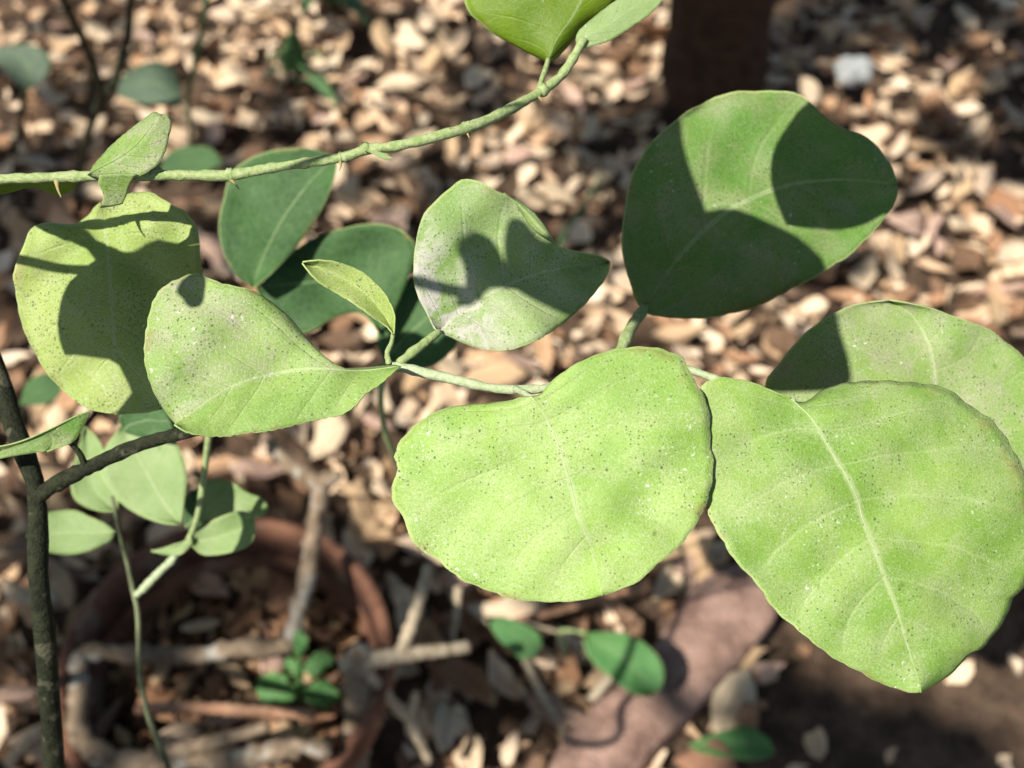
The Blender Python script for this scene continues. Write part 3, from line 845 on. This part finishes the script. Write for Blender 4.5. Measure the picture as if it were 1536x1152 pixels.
poly_leaf(sd, [(575, 505), (540, 470), (500, 478), (470, 494), (448, 499), (420, 486), (396, 455), (384, 431), (410, 408), (432, 384), (470, 357), (520, 341), (565, 335), (602, 345), (624, 370), (618, 400), (604, 440)], 0, 7, plane(.405, (500, 415)),
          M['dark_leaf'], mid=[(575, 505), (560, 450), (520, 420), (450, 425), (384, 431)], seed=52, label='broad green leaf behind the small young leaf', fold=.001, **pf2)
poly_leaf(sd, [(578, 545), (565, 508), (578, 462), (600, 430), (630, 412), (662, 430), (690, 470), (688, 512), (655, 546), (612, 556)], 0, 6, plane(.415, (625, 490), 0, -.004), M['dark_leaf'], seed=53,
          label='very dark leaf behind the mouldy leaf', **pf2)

sd2 = thing('citrus_seedling', 'thin dark stems with dull teal leaves at the top left corner', 'seedling', G(115, 300))
g0 = G(115, 300)
tube('stem', [g0, P(128, 215, .90), P(145, 165, .80), P(150, 130, .74), P(125, 60, .68), P(95, 0, .64), P(85, -60, .60)], [.004, .0036, .0032, .003, .0026, .0022], M['shade_dark_stem'], sd2, sides=8, n=50, lump=.05)
tube('stem', [P(143, 168, .80), P(172, 120, .76), P(190, 60, .73), P(196, 0, .70), P(200, -60, .66)], [.003, .0028, .0025, .002], M['shade_dark_stem'], sd2, sides=8, n=40, lump=.05)
tube('stem', [G(20, 235), P(30, 190, .95), P(37, 135, .78)], [.003, .0026, .0022], M['shade_dark_stem'], sd2, sides=8, n=20)
tube('stem', [G(290, 235), P(283, 150, .85), P(300, 60, .80), P(312, -20, .76)], [.0026, .0022, .002, .0018], M['grass'], sd2, sides=8, n=24)
pf3 = dict(rows=18, cols=5, crenate=.3, fg=False, rib_w=4, rib_mat=M['midrib_dark'])
poly_leaf(sd2, [(37, 135), (20, 122), (5, 100), (-25, 95), (-40, 80), (0, 72), (28, 66), (60, 72), (76, 90), (70, 112), (55, 128)], 0, 4, plane(.76, (30, 100)), M['teal_leaf'], seed=61, label='dark teal leaf at the left edge', **pf3)
poly_leaf(sd2, [(272, 160), (235, 158), (200, 152), (176, 143), (180, 122), (200, 102), (232, 92), (256, 100), (270, 125)], 0, 3, plane(.80, (225, 128), 0, -.01), M['teal_leaf'], seed=62, label='dull teal leaf lying level, darker smudge in the middle', **pf3)
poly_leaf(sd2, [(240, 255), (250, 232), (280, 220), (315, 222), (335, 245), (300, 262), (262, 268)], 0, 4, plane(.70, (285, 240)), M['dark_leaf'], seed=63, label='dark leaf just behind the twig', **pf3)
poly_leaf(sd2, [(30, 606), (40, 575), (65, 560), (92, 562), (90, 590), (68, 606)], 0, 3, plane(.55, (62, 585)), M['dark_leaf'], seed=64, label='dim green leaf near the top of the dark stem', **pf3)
tube('stem', [G(40, 700), P(35, 640, .65), P(30, 606, .555)], [.002, .0018, .0015], M['shade_dark_stem'], sd2, sides=7, n=14)

def dry_shape(seed, two_sided=True):
    """a withered leaf: pointed, ragged, rolled along its length; some are broken pieces"""
    g = np.random.default_rng(seed)
    ns_ = 5
    bend, roll, tw = g.uniform(-.35, .9), g.uniform(-.15, 1.25), g.uniform(-.9, .9)
    wid = g.uniform(.15, .30)
    sk = g.uniform(-.16, .16)
    s0, s1 = (0.0, 1.0) if g.random() < .65 else ((.25, 1.0) if g.random() < .5 else (0.0, .7))
    v, u, f = [], [], []
    for i in range(ns_ + 1):
        s_ = s0 + (s1 - s0) * i / ns_
        w_ = wid * (math.sin(math.pi * min(.985, .015 + .97 * s_ ** .85)) ** .8)
        wl, wr = w_ * (1 + g.normal(0, .16)), w_ * (1 + g.normal(0, .16))
        for q in (-1, 0, 1):
            ww = wl if q < 0 else wr
            th = roll * abs(q) * (1.0 if q < 0 else .75)
            y = q * ww * math.cos(th * .8) + sk * math.sin(math.pi * s_)
            z = ww * math.sin(th) + bend * (s_ - .5) ** 2 + tw * (s_ - .5) * q * ww + g.normal(0, .018)
            v.append((s_ - .5, y, z))
            u.append((s_, q * .5 + .5))
    for i in range(ns_):
        for j in range(2):
            a = i * 3 + j
            f.append((a, a + 1, a + 4, a + 3))
    v = np.array(v)
    v[:, 2] -= v[:, 2].min()
    if two_sided:
        n0 = len(v)
        v = np.vstack([v, v - np.array([0, 0, .012])])
        u = u + u
        f2 = [tuple(reversed([k + n0 for k in q])) for q in f]
        rim = [0, 3, 6, 9, 12, 15, 16, 17, 14, 11, 8, 5, 2, 1]
        f3 = [(rim[k], rim[(k + 1) % len(rim)], rim[(k + 1) % len(rim)] + n0, rim[k] + n0) for k in range(len(rim))]
        f = f + f2 + f3
    return v, f, u


# ------------------------------------------------------------------ clay pot
pot = thing('flower_pot', 'terracotta flower pot filled with dark soil at the lower left', 'flower pot', (POT_C[0], POT_C[1], 0))
def lathe(profile, seg=72, wob=0.0):
    v, f = [], []
    n = len(profile)
    for j in range(seg):
        a = 2 * math.pi * j / seg
        for (r_, z) in profile:
            q = r_ * (1 + wob * math.sin(3 * a + 1))
            v.append((q * math.cos(a), q * math.sin(a), z))
    for j in range(seg):
        k = (j + 1) % seg
        for i in range(n - 1):
            f.append((j * n + i, k * n + i, k * n + i + 1, j * n + i + 1))
    return v, f


r = POT_R
v_, f_ = lathe([(r * .02, .004), (r * .68, .004), (r * .70, .008), (r * .90, .105), (r * .905, .108), (r * .885, .108), (r * .70, .02), (r * .02, .02)], wob=.004)
link('wall', mesh('wall', v_, f_, M['clay']), pot)
v_, f_ = lathe([(r * .90, .1085), (r * .985, .110), (r, .114), (r, .136), (r * .985, .140), (r * .935, .140), (r * .92, .136), (r * .888, .109), (r * .90, .1085)], wob=.004)
link('rim', mesh('rim', v_, f_, M['clay']), pot)
sv, sf = [], []
nr, ns = 14, 48
for i in range(nr + 1):
    for j in range(ns):
        a = 2 * math.pi * j / ns
        q = r * .875 * i / nr
        sv.append((q * math.cos(a), q * math.sin(a), .086 + .006 * math.sin(q * 60 + a * 2) * (1 - i / nr) + rng.normal(0, .0016)))
for i in range(nr):
    for j in range(ns):
        k = (j + 1) % ns
        sf.append((i * ns + j, (i + 1) * ns + j, (i + 1) * ns + k, i * ns + k))
link('soil', mesh('soil', sv, sf, M['soil']), pot)


pv, pf_, pu, po = [], [], [], 0
for k in range(520):
    a_, q_ = rng.uniform(0, 6.283), r * .84 * math.sqrt(rng.uniform(0, 1))
    v, f, u = dry_shape(500 + k % 40, False)
    Rm = np.array(Matrix.Rotation(rng.uniform(0, 6.283), 3, 'Z') @ Matrix.Rotation(rng.normal(0, .5), 3, 'Y') @ Matrix.Rotation(rng.normal(0, .5), 3, 'X'))
    pv.append((v * rng.uniform(.010, .027)) @ Rm.T + np.array([q_ * math.cos(a_), q_ * math.sin(a_), .087 + rng.uniform(0, .006)]))
    pf_.extend([tuple(x + po for x in q) for q in f])
    pu.extend(u)
    po += len(v)
o = link('leaf_fragments', mesh('leaf_fragments', np.vstack(pv), pf_, M['pot_litter'], uvs=pu), pot)
o['kind'] = 'stuff'


def on_pot(px, py, z):
    return G(px, py, z)


# the crooked dry branch lying through the pot
zb = .15
crook = [(400, 651, .21), (440, 690, .21), (480, 722, .215), (486, 745, .21), (475, 790, .19), (460, 868, .165), (448, 925, .150), (436, 955, .14), (410, 966, .135), (360, 974, .13), (300, 978, .125), (235, 970, .125),
         (180, 966, .128), (145, 972, .13), (122, 992, .13), (116, 1030, .13), (117, 1075, .135), (130, 1115, .14), (170, 1138, .145), (267, 1135, .15), (360, 1130, .15), (450, 1128, .15), (500, 1118, .15)]
ck = [on_pot(*q) + rng.normal(0, .0022, 3) for q in crook]
cr = thing('dry_branch', 'crooked grey-brown dry branch looping over the clay pot', 'dead branch', ck[0])
tube('limb', ck, [.0040, .0048, .0054, .0058, .0062, .0062, .0062, .0066, .0060, .0062, .0064, .0060], M['dry_wood'], cr, sides=10, n=110, lump=.17, seed=30)
tube('side_twig', [on_pot(230, 1132, .155), on_pot(300, 1118, .158), on_pot(403, 1090, .165)], [.005, .0045, .003], M['dry_wood'], cr, sides=8, n=26, lump=.08)
tube('stub', [on_pot(482, 726, .215), on_pot(497, 718, .225), on_pot(508, 712, .232)], [.006, .005, .0035], M['dry_wood'], cr, sides=8, n=10, lump=.1)


def twig_thing(pts, rad, mat, label, branches=(), seed=0, cat='twig'):
    p3 = [G(*q) for q in pts]
    if not branches:
        o = tube('dry_twig', p3, rad, M[mat], None, sides=8, n=40, lump=.08, seed=seed)
        return tag(o, label, cat)
    t = thing('dry_twig', label, cat, p3[0])
    tube('main_twig', p3, rad, M[mat], t, sides=8, n=40, lump=.08, seed=seed)
    for b, rb in branches:
        tube('side_twig', [G(*q) for q in b], rb, M[mat], t, sides=8, n=24, lump=.08, seed=seed + 1)
    return t


twig_thing([(512, 998, .15), (560, 990, .155), (612, 981, .16), (660, 976, .155), (702, 970, .15)], [.006, .0052, .0045, .004], 'dry_twig', 'pale forked dry twig standing beside the right rim of the pot',
           [([(600, 984, .16), (612, 950, .17), (629, 901, .18), (642, 848, .185)], [.0045, .004, .0035, .003]),
            ([(545, 1000, .155), (575, 1040, .13), (612, 1078, .10), (630, 1112, .08), (644, 1142, .06)], [.0045, .004, .0036, .003]),
            ([(612, 1078, .10), (618, 1058, .11), (624, 1040, .12)], [.0034, .003, .0026])], seed=3)
twig_thing([(545, 975, .16), (537, 1000, .15), (537, 1068, .13), (533, 1120, .11), (530, 1180, .09)], [.008, .009, .009, .0085], 'dry_wood', 'thick upright dead stick with pale patches by the right side of the pot', seed=4)
twig_thing([(205, 1064, .135), (300, 1062, .14), (400, 1068, .145), (470, 1072, .15)], [.0035, .004, .004, .0035], 'red_twig', 'thin reddish dry twig lying level across the pot soil', seed=5)
twig_thing([(770, 932, .03), (830, 918, .035), (902, 897, .04), (960, 880, .04)], [.003, .003, .0026], 'red_twig', 'thin brown twig pointing up to the tip of the centre leaf', seed=6)
twig_thing([(785, 985, .03), (812, 1040, .025), (845, 1095, .02), (880, 1165, .02)], [.003, .0032, .003], 'dry_twig', 'thin grey twig lying diagonally below the small green leaf', seed=7)
twig_thing([(688, 880, .06), (684, 920, .045), (678, 962, .03)], [.003, .0028, .0024], 'dry_twig', 'short thin dry stalk under the centre leaf', seed=8)
twig_thing([(885, 1050, .03), (925, 1005, .035), (960, 975, .03)], [.004, .0045, .004], 'dry_twig', 'short yellow-brown stick against the edge of the flat stone', seed=9)
twig_thing([(-20, 835, .02), (20, 826, .03), (60, 818, .03)], [.006, .006, .005], 'dry_wood', 'thick grey stick behind the dark stem, left of the pot', seed=10)
twig_thing([(10, 1150, .02), (35, 1118, .03), (62, 1095, .04)], [.004, .004, .003], 'dry_twig', 'pale stick in the bottom left corner', seed=11)
twig_thing([(905, 262, .02), (875, 310, .05), (850, 345, .09), (842, 365, .11)], [.003, .003, .0026], 'grass', 'thin green stalk leaning between the curled and the upper right leaf', seed=12)
twig_thing([(1205, 105, .02), (1225, 95, .03), (1255, 98, .02)], [.004, .005, .004], 'dry_wood', 'short grey stick touching the white pebble', seed=13)

# small weed in the pot
weed = thing('weed', 'small fresh green weed growing in the clay pot beside the dry branch', 'weed', on_pot(448, 1060, .088))
tube('stem', [on_pot(449, 1058, .086), on_pot(450, 1010, .12), on_pot(449, 965, .15)], [.0022, .002, .0015], M['weed_leaf'], weed, sides=7, n=14)
def at(px, py, z):
    return float(np.dot(G(px, py, z) - CP, CF))
wl = dict(rows=20, cols=4, crenate=5.0, ncren=4, wave=.003, fg=False, midrib=False)
for i, (poly, z) in enumerate([
        ([(446, 1040), (430, 1020), (405, 1010), (384, 1022), (388, 1050), (405, 1064), (428, 1058)], .11), ([(450, 1040), (462, 1030), (492, 1022), (510, 1045), (495, 1062), (468, 1058)], .11),
        ([(450, 1000), (465, 985), (490, 978), (500, 995), (482, 1010), (462, 1012)], .13), ([(446, 985), (438, 970), (445, 945), (458, 955), (458, 978)], .15),
        ([(444, 1015), (425, 1000), (432, 985), (448, 995)], .125)]):
    poly_leaf(weed, poly, 0, 3 if len(poly) > 5 else 2, plane(at(*np.mean(poly, 0), z), np.mean(poly, 0), 0, -.003), M['weed_leaf'], seed=70 + i, **wl)

# two-leaved seedling below the centre leaf
sd3 = thing('citrus_seedling', 'tiny seedling with two small green leaves below the centre leaf', 'seedling', G(850, 1000))
tube('stem', [G(850, 1000), P(846, 965, .80), P(838, 948, .78), P(860, 946, .765), P(878, 950, .755)], [.002, .0018, .0016, .0014], M['green_twig'], sd3, sides=7, n=24)
tube('stem', [P(840, 949, .78), P(790, 935, .77), P(731, 926, .76)], [.0014, .0012, .001], M['dry_twig'], sd3, sides=7, n=16)
pf4 = dict(rows=22, cols=5, crenate=.5, fg=False, rib_w=3, rib_mat=M['midrib_dark'])
poly_leaf(sd3, [(726, 925), (755, 925), (779, 933), (803, 946), (813, 961), (806, 979), (786, 991), (768, 979), (745, 955)], 0, 6, plane(.755, (770, 955), 0, -.006), M['weed_leaf'], seed=81, label='smaller of the two leaves, dull green', **pf4)
poly_leaf(sd3, [(878, 950), (915, 949), (945, 953), (969, 967), (989, 988), (996, 1010), (992, 1031), (975, 1045), (949, 1041), (922, 1022), (892, 996), (877, 973)], 0, 7, plane(.75, (935, 998), 0, -.006), M['weed_leaf'], seed=82,
          label='larger glossy green leaf with shade across it', fold=.004, **pf4)

# ------------------------------------------------------------------ flat stone, pebble, green leaf and grass on the ground
sp = [(1040, 872), (1105, 845), (1150, 868), (1168, 905), (1150, 940), (1100, 1002), (1060, 1042), (1024, 1078), (985, 1116), (930, 1180), (850, 1210), (822, 1170), (848, 1105), (890, 1058), (935, 1018), (990, 955)]
top = [G(x, y, .03) + np.array([0, 0, rng.normal(0, .0015)]) for x, y in sp]
cs = np.mean(top, 0)
V_, F_ = [], []
ringz = [(1.03, -.03), (1.03, -.006), (1.0, -.001), (.97, 0.0), (.75, .002), (.5, .003), (.25, .003)]
nn = 64
ringp = spline(np.array(top + [top[0]]), nn + 1)[:-1]
for (k, dz) in ringz:
    for q in ringp:
        p_ = cs + (q - cs) * k
        V_.append((p_[0] - cs[0], p_[1] - cs[1], cs[2] + dz + rng.normal(0, .0008)))
for i in range(len(ringz) - 1):
    for j in range(nn):
        k = (j + 1) % nn
        F_.append((i * nn + j, i * nn + k, (i + 1) * nn + k, (i + 1) * nn + j))
F_.append(tuple((len(ringz) - 1) * nn + j for j in range(nn)))
slab = link('flat_stone', mesh('flat_stone', V_, F_, M['slab']), None, (cs[0], cs[1], 0))
tag(slab, 'long flat reddish-brown stone lying in the litter, partly shaded by the leaves', 'stone')

import bmesh
bm = bmesh.new()
bmesh.ops.create_icosphere(bm, subdivisions=3, radius=1.0)
for v in bm.verts:
    c = v.co
    k = 1 + .12 * math.sin(c.x * 3 + 1) * math.cos(c.y * 4) + .08 * math.sin(c.z * 6 + c.x * 5)
    v.co = Vector((c.x * .023 * k, c.y * .020 * k, c.z * .017 * k))
me = bpy.data.meshes.new('white_pebble')
bm.to_mesh(me)
bm.free()
me.materials.append(M['pebble'])
for p in me.polygons:
    p.use_smooth = True
g0 = G(1277, 122, .018)
pg = g0.copy()
peb = tag(link('white_pebble', me, None, (g0[0], g0[1], .032)), 'round white pebble on the dry leaves right of the tree trunk', 'pebble')

gl = poly_leaf(None, [(1032, 1118), (1060, 1105), (1091, 1095), (1124, 1089), (1151, 1107), (1162, 1131), (1130, 1140), (1090, 1136), (1055, 1130)], 0, 5, plane(at(1095, 1115, .02), (1095, 1115), 0, -.025), M['weed_leaf'], rows=20, cols=5, fg=False,
               seed=83, name='green_leaf', fold=.003)
tag(gl, 'fallen green leaf on dark soil at the bottom edge', 'leaf')


def grass(base_px, blades, label):
    b0 = G(*base_px)
    t = thing('grass_tuft', label, 'grass', b0)
    for (tx, ty, z, wd) in blades:
        e = G(tx, ty, z)
        m_ = (b0 + e) / 2 + np.array([0, 0, .025])
        c = spline([b0, m_, e], 9)
        side = np.cross(e - b0, [0, 0, 1.0])
        side /= np.linalg.norm(side)
        vs, fs = [], []
        for i in range(9):
            ww = wd * math.sin(math.pi * min(.98, .25 + .75 * i / 8)) ** .8
            for q, zz in ((-1, .001), (0, 0), (1, .001)):
                vs.append(c[i] + side * ww * q + np.array([0, 0, zz]) - b0)
        for i in range(8):
            for j in range(2):
                a = i * 3 + j
                fs.append((a, a + 1, a + 4, a + 3))
        o = link('blade', mesh('blade', vs, fs, M['grass']), t)
        s_ = o.modifiers.new('thickness', 'SOLIDIFY')
        s_.thickness = .0006
    return t


grass((448, 128), [(508, 160, .03, .011), (402, 92, .06, .011), (438, 48, .09, .014), (490, 88, .05, .010), (390, 128, .03, .009), (425, 75, .08, .014), (470, 118, .03, .010)], 'tuft of broad grass blades among the pale leaves at the top left')
grass((500, 10), [(552, 36, .03, .012), (452, 24, .05, .013), (520, -20, .07, .012), (466, -15, .06, .014), (525, 14, .05, .012)], 'dark grass tuft cut off by the top edge')

# ------------------------------------------------------------------ the tree: trunk in the picture, crown overhead
tree = thing('shade_tree', 'dark shaded tree trunk standing behind the upper right leaf', 'tree', (TRUNK[0], TRUNK[1], 0))
tp = np.array([TRUNK[0], TRUNK[1], 0])
tv = CR * ((1085 - 768) * K) + CU * ((576 + 40) * K) + CF
tt = (tp[1] - CP[1]) / tv[1]
p_up = CP + tv * tt
tr = 81 * K * tt
lean = (p_up - tp) / p_up[2]
tube('trunk', [tp + lean * z for z in (-.05, .03, .2, .6, 1.2, 1.9, 2.6)], [tr * 1.0, tr * .95, tr * .93, tr * .92, tr * .9, tr * .8, tr * .6], M['trunk'], tree, sides=26, n=120, lump=.05, seed=77)
for i, (a, b) in enumerate([((-.05, -.1, 1.8), (-1.6, -1.6, 2.7)), ((-.08, -.15, 2.2), (-1.0, -2.8, 3.0)), ((-.1, -.2, 2.5), (.9, -1.0, 3.1)), ((-.1, -.2, 2.4), (-2.3, -.6, 3.0)), ((-.1, -.2, 2.6), (-.4, .9, 3.2))]):
    a, b = tp + lean * a[2], tp + np.array(b)
    m_ = (a + b) / 2 + np.array([0, 0, .18])
    tube('limb', [a, m_, b], [.04, .03, .015], M['trunk'], tree, sides=8, n=20, lump=.05, seed=90 + i)

# crown: leaf sprays; where each one's shade falls decides where it hangs, none of it shades the sharp foliage
e1 = np.cross(LW, [0, 0, 1.0])
e1 /= np.linalg.norm(e1)
e2 = np.cross(LW, e1)
fgp = np.concatenate(FG)
PEB = np.array([[*peb.location]])
fg2 = np.stack([fgp @ e1, fgp @ e2], 1)[::6]
DARK = [(1050, 190, 60, 50, 1.0), (1350, 1010, 230, 150, .85), (1540, 130, 40, 170, .9), (15, 330, 60, 110, .8), (640, 190, 100, 60, .25), (900, 250, 90, 110, .45), (320, 820, 200, 70, .95), (120, 930, 60, 110, .6), (370, 930, 90, 60, .5), (40, 20, 50, 30, .4),
        (140, 200, 50, 60, .4), (760, 330, 200, 60, .3), (1180, 40, 30, 60, .3), (300, 180, 60, 60, .6), (440, 190, 70, 60, .5), (700, 90, 70, 60, .5), (920, 900, 90, 60, .6), (1110, 900, 60, 50, .7), (20, 780, 60, 60, .4), (760, 1020, 60, 40, .3)]


def shade_p(px, py):
    p = .05
    for (cx, cy, rx, ry, a) in DARK:
        q = ((px - cx) / rx) ** 2 + ((py - cy) / ry) ** 2
        if q < 1:
            p = max(p, a)
    return p


cv, cf, cuv = [], [], []


def crown_leaf(pos, size):
    ax = rng.normal(0, 1, 3)
    ax[2] *= .5
    ax /= np.linalg.norm(ax)
    nb = np.cross(ax, rng.normal(0, 1, 3) + np.array([0, 0, 1.5]))
    nb /= np.linalg.norm(nb)
    nn_ = np.cross(ax, nb)
    b0 = len(cv)
    for (s_, w_) in ((-.5, .0), (-.2, .24), (.15, .27), (.5, .0)):
        if w_ == 0:
            cv.append(pos + ax * s_ * size)
            cuv.append((s_ + .5, .5))
        else:
            cv.append(pos + ax * s_ * size + nb * w_ * size + nn_ * .05 * size)
            cv.append(pos + ax * s_ * size - nb * w_ * size + nn_ * .05 * size)
            cuv.extend([(s_ + .5, 1), (s_ + .5, 0)])
    cf.extend([(b0, b0 + 2, b0 + 1), (b0 + 1, b0 + 2, b0 + 4, b0 + 3), (b0 + 3, b0 + 4, b0 + 5)])


def try_leaf(target, size, lo=2.4, hi=3.8):
    pos = target - LW * rng.uniform(lo, hi)
    q = np.array([pos @ e1, pos @ e2])
    if np.min(np.sum((fg2 - q) ** 2, 1)) < (size * .5 + .03) ** 2 or (PEB[0] @ e1 - q[0]) ** 2 + (PEB[0] @ e2 - q[1]) ** 2 < .10 ** 2:
        return
    crown_leaf(pos, size)


for _ in range(2600):
    px, py = rng.uniform(-60, 1600), rng.uniform(-60, 1220)
    if rng.random() < shade_p(px, py):
        z = 0.0
        tgt = G(px, py, 0.02)
        try_leaf(tgt, rng.uniform(.06, .13))
for _ in range(520):       # over the bare soil at the lower right
    a_, q_ = rng.uniform(0, 6.283), math.sqrt(rng.uniform(0, 1))
    try_leaf(G(1370 + 230 * q_ * math.cos(a_), 1030 + 150 * q_ * math.sin(a_), .01), rng.uniform(.07, .12))
for _ in range(420):       # over the trunk
    z_ = rng.uniform(-.1, 1.2)
    try_leaf(np.array([tp[0] + rng.uniform(-.11, .11), tp[1] - .05, z_]), rng.uniform(.08, .14), 1.8, 3.2)
for _ in range(6500):      # the rest of the crown, beyond the picture's ground
    tgt = np.array([rng.uniform(-2.2, 3.0), rng.uniform(-1.2, 3.6), 0])
    inside = (-.75 < tgt[0] < .85) and (.1 < tgt[1] < 1.7)
    if inside:
        continue
    try_leaf(tgt, rng.uniform(.08, .16), 2.6, 4.2)
o = link('crown', mesh('crown', np.array(cv) - tp, cf, M['crown_leaf'], uvs=cuv), tree)
o['kind'] = 'stuff'

# ------------------------------------------------------------------ dry leaves on the ground
tr_ = tr
# base litter: one mass, too many to count
protos = [dry_shape(200 + k, False) for k in range(40)]
NL = 27000
X = rng.uniform(-1.5, 1.7, NL)
Y = rng.uniform(-.35, 2.9, NL)
slab_c = slab.location
spx = np.array([p_[:2] for p_ in ringp])


def in_poly(pt, poly, grow=1.0):
    c = poly.mean(0)
    q = c + (poly - c) * grow
    x, y = pt
    j = len(q) - 1
    r_ = False
    for i in range(len(q)):
        if (q[i][1] > y) != (q[j][1] > y) and x < (q[j][0] - q[i][0]) * (y - q[i][1]) / (q[j][1] - q[i][1]) + q[i][0]:
            r_ = not r_
        j = i
    return r_


def to_px(p):
    v = np.asarray(p) - CP
    d = v @ CF
    return 768 + (v @ CR) / (K * d), 576 - (v @ CU) / (K * d)


LV, LF, LU = [], [], []
off = 0
for k in range(NL):
    x, y = X[k], Y[k]
    if math.hypot(x - POT_C[0], y - POT_C[1]) < POT_R * .80 or math.hypot(x - TRUNK[0], y - TRUNK[1]) < tr_ * 1.05:
        continue
    if in_poly((x, y), spx, 1.0):
        continue
    if math.hypot(x - pg[0], y - pg[1]) < .03:
        continue
    px, py = to_px((x, y, 0))
    thin = px > 1150 and py > 880 and rng.random() < .86      # barer dark soil at the lower right
    if thin:
        continue
    v, f, u = protos[rng.integers(len(protos))]
    sc = rng.uniform(.014, .048) * (1.0 if rng.random() < .88 else 1.5)
    rx, ry, rz = rng.normal(0, .40), rng.normal(0, .40), rng.uniform(0, 6.283)
    Rm = np.array(Matrix.Rotation(rz, 3, 'Z') @ Matrix.Rotation(ry, 3, 'Y') @ Matrix.Rotation(rx, 3, 'X'))
    LV.append((v * sc) @ Rm.T + np.array([x, y, rng.uniform(-.008, .014)]))
    LF.extend([tuple(a + off for a in q) for q in f])
    LU.extend(u)
    off += len(v)
lit = link('leaf_litter', mesh('leaf_litter', np.vstack(LV), LF, M['litter'], uvs=LU))
tag(lit, 'brown and tan fallen leaves heaped over the whole woodland floor', 'leaf litter', kind='stuff')

# the leaves on top: each one an object
LAB = {'pale': 'pale straw-coloured dry leaf', 'tan': 'tan dry leaf', 'pink': 'pinkish-grey dry leaf', 'red': 'reddish-brown dry leaf', 'brown': 'dark brown dry leaf'}


def where(px, py):
    if py < 270:
        return 'lying behind the thorny twig' if px < 480 else ('between thorny twig and tree trunk' if px < 1070 else 'beside and beyond the white pebble')
    if px > 1140 and py < 520:
        return 'on the litter right of the deep green leaf'
    if py > 870 and px > 1150:
        return 'on bare dark soil below the large veined leaf'
    if px < 140 and py > 600:
        return 'on the litter left of the clay pot'
    if py > 860:
        return 'lying between the clay pot and the flat stone'
    if py > 600:
        return 'lying between clay pot and centre leaf'
    if px > 890:
        return 'in the gap between deep green leaf and centre leaf'
    if px > 600:
        return 'in the gap around the curled mouldy leaf'
    return 'in the gaps between the left-hand leaves'


dm_ = {}
for kk in LAB:
    for q in range(9):
        v, f, u = dry_shape(300 + q * 7 + sum(map(ord, kk)))
        dm_[kk, q] = mesh('dry_leaf', v, f, M['dry_' + kk], uvs=u)
fgpx = np.array([to_px(p) for p in fgp[::4]])
placed = 0
tries = 0
kinds = ['pale', 'tan', 'pink', 'red', 'brown']
taken = []
while placed < 262 and tries < 30000:
    tries += 1
    px, py = rng.uniform(0, 1536), rng.uniform(0, 1152)
    if np.min(np.sum((fgpx - (px, py)) ** 2, 1)) < 22 ** 2:
        continue
    p0 = G(px, py, .02)
    if math.hypot(p0[0] - POT_C[0], p0[1] - POT_C[1]) < POT_R * 1.02 or math.hypot(px - 335, (py - 985) * 1.1) < 262:
        continue
    if in_poly(p0[:2], spx, 1.06) or math.hypot(p0[0] - TRUNK[0], p0[1] - TRUNK[1]) < tr_ * 1.3:
        continue
    if (1000 < px < 1165 and py < 190) or math.hypot(px - 1277, py - 122) < 45:
        continue
    if px > 1170 and py > 880 and rng.random() < .85:
        continue
    if taken and min((a - px) ** 2 + (b - py) ** 2 for a, b in taken) < 21 ** 2:
        continue
    taken.append((px, py))
    kk = kinds[int(np.searchsorted(np.cumsum([.38, .29, .14, .10, .09]), rng.random() * .999))]
    o = link('dry_leaf', dm_[kk, rng.integers(9)])
    o.location = (p0[0], p0[1], .012 + rng.uniform(0, .012) + (.022 if in_poly(p0[:2], spx, 1.05) else 0))
    o.rotation_euler = (rng.normal(0, .38), rng.normal(0, .38), rng.uniform(0, 6.28))
    s_ = rng.uniform(.024, .062)
    o.scale = (s_, s_, s_)
    wh = where(px, py)
    tag(o, LAB[kk] + ' ' + wh, 'dry leaf', LAB[kk].replace('leaf', 'leaves') + ' ' + wh)
    placed += 1

# dry leaves on the soil in the pot
POTLAB = {'pale': 'pale straw dry leaf on the dark soil inside the clay pot', 'tan': 'tan dry leaf on the dark soil inside the clay pot', 'red': 'reddish-brown dry leaf on the dark soil inside the clay pot',
          'pink': 'pinkish dry leaf on the dark soil inside the clay pot'}
spots = [(318, 885, 'pink', .04, -.6), (300, 945, 'pale', .03, .5), (275, 925, 'tan', .03, 1.2), (175, 940, 'tan', .03, .3), (165, 1085, 'pink', .036, 1.0), (150, 1030, 'tan', .03, 2.0), (230, 1050, 'red', .035, .2),
         (290, 1040, 'tan', .045, .9), (335, 1040, 'red', .034, 1.9), (280, 1108, 'pale', .04, .1), (350, 1015, 'tan', .032, 2.5), (380, 930, 'red', .035, .7), (420, 890, 'red', .04, 2.1), (240, 1000, 'tan', .035, 1.6), (200, 1010, 'red', .028, 2.8),
         (350, 1085, 'pink', .036, .4), (470, 1000, 'tan', .035, 1.1), (500, 1080, 'red', .036, .3), (420, 1110, 'tan', .04, 2.2), (370, 880, 'tan', .026, .2), (405, 1000, 'pink', .03, 1.5), (250, 880, 'red', .03, .8)]
for (px, py, kk, s_, rz) in spots:
    p0 = G(px, py, .095)
    if math.hypot(p0[0] - POT_C[0], p0[1] - POT_C[1]) > POT_R * .80:
        continue
    o = link('dry_leaf', dm_[kk, rng.integers(9)])
    o.location = (p0[0], p0[1], .094 + rng.uniform(0, .006))
    o.rotation_euler = (rng.normal(0, .3), rng.normal(0, .3), rz)
    o.scale = (s_, s_, s_)
    tag(o, POTLAB[kk], 'dry leaf', POTLAB[kk].split(' dry')[0] + ' dry leaves in the pot')
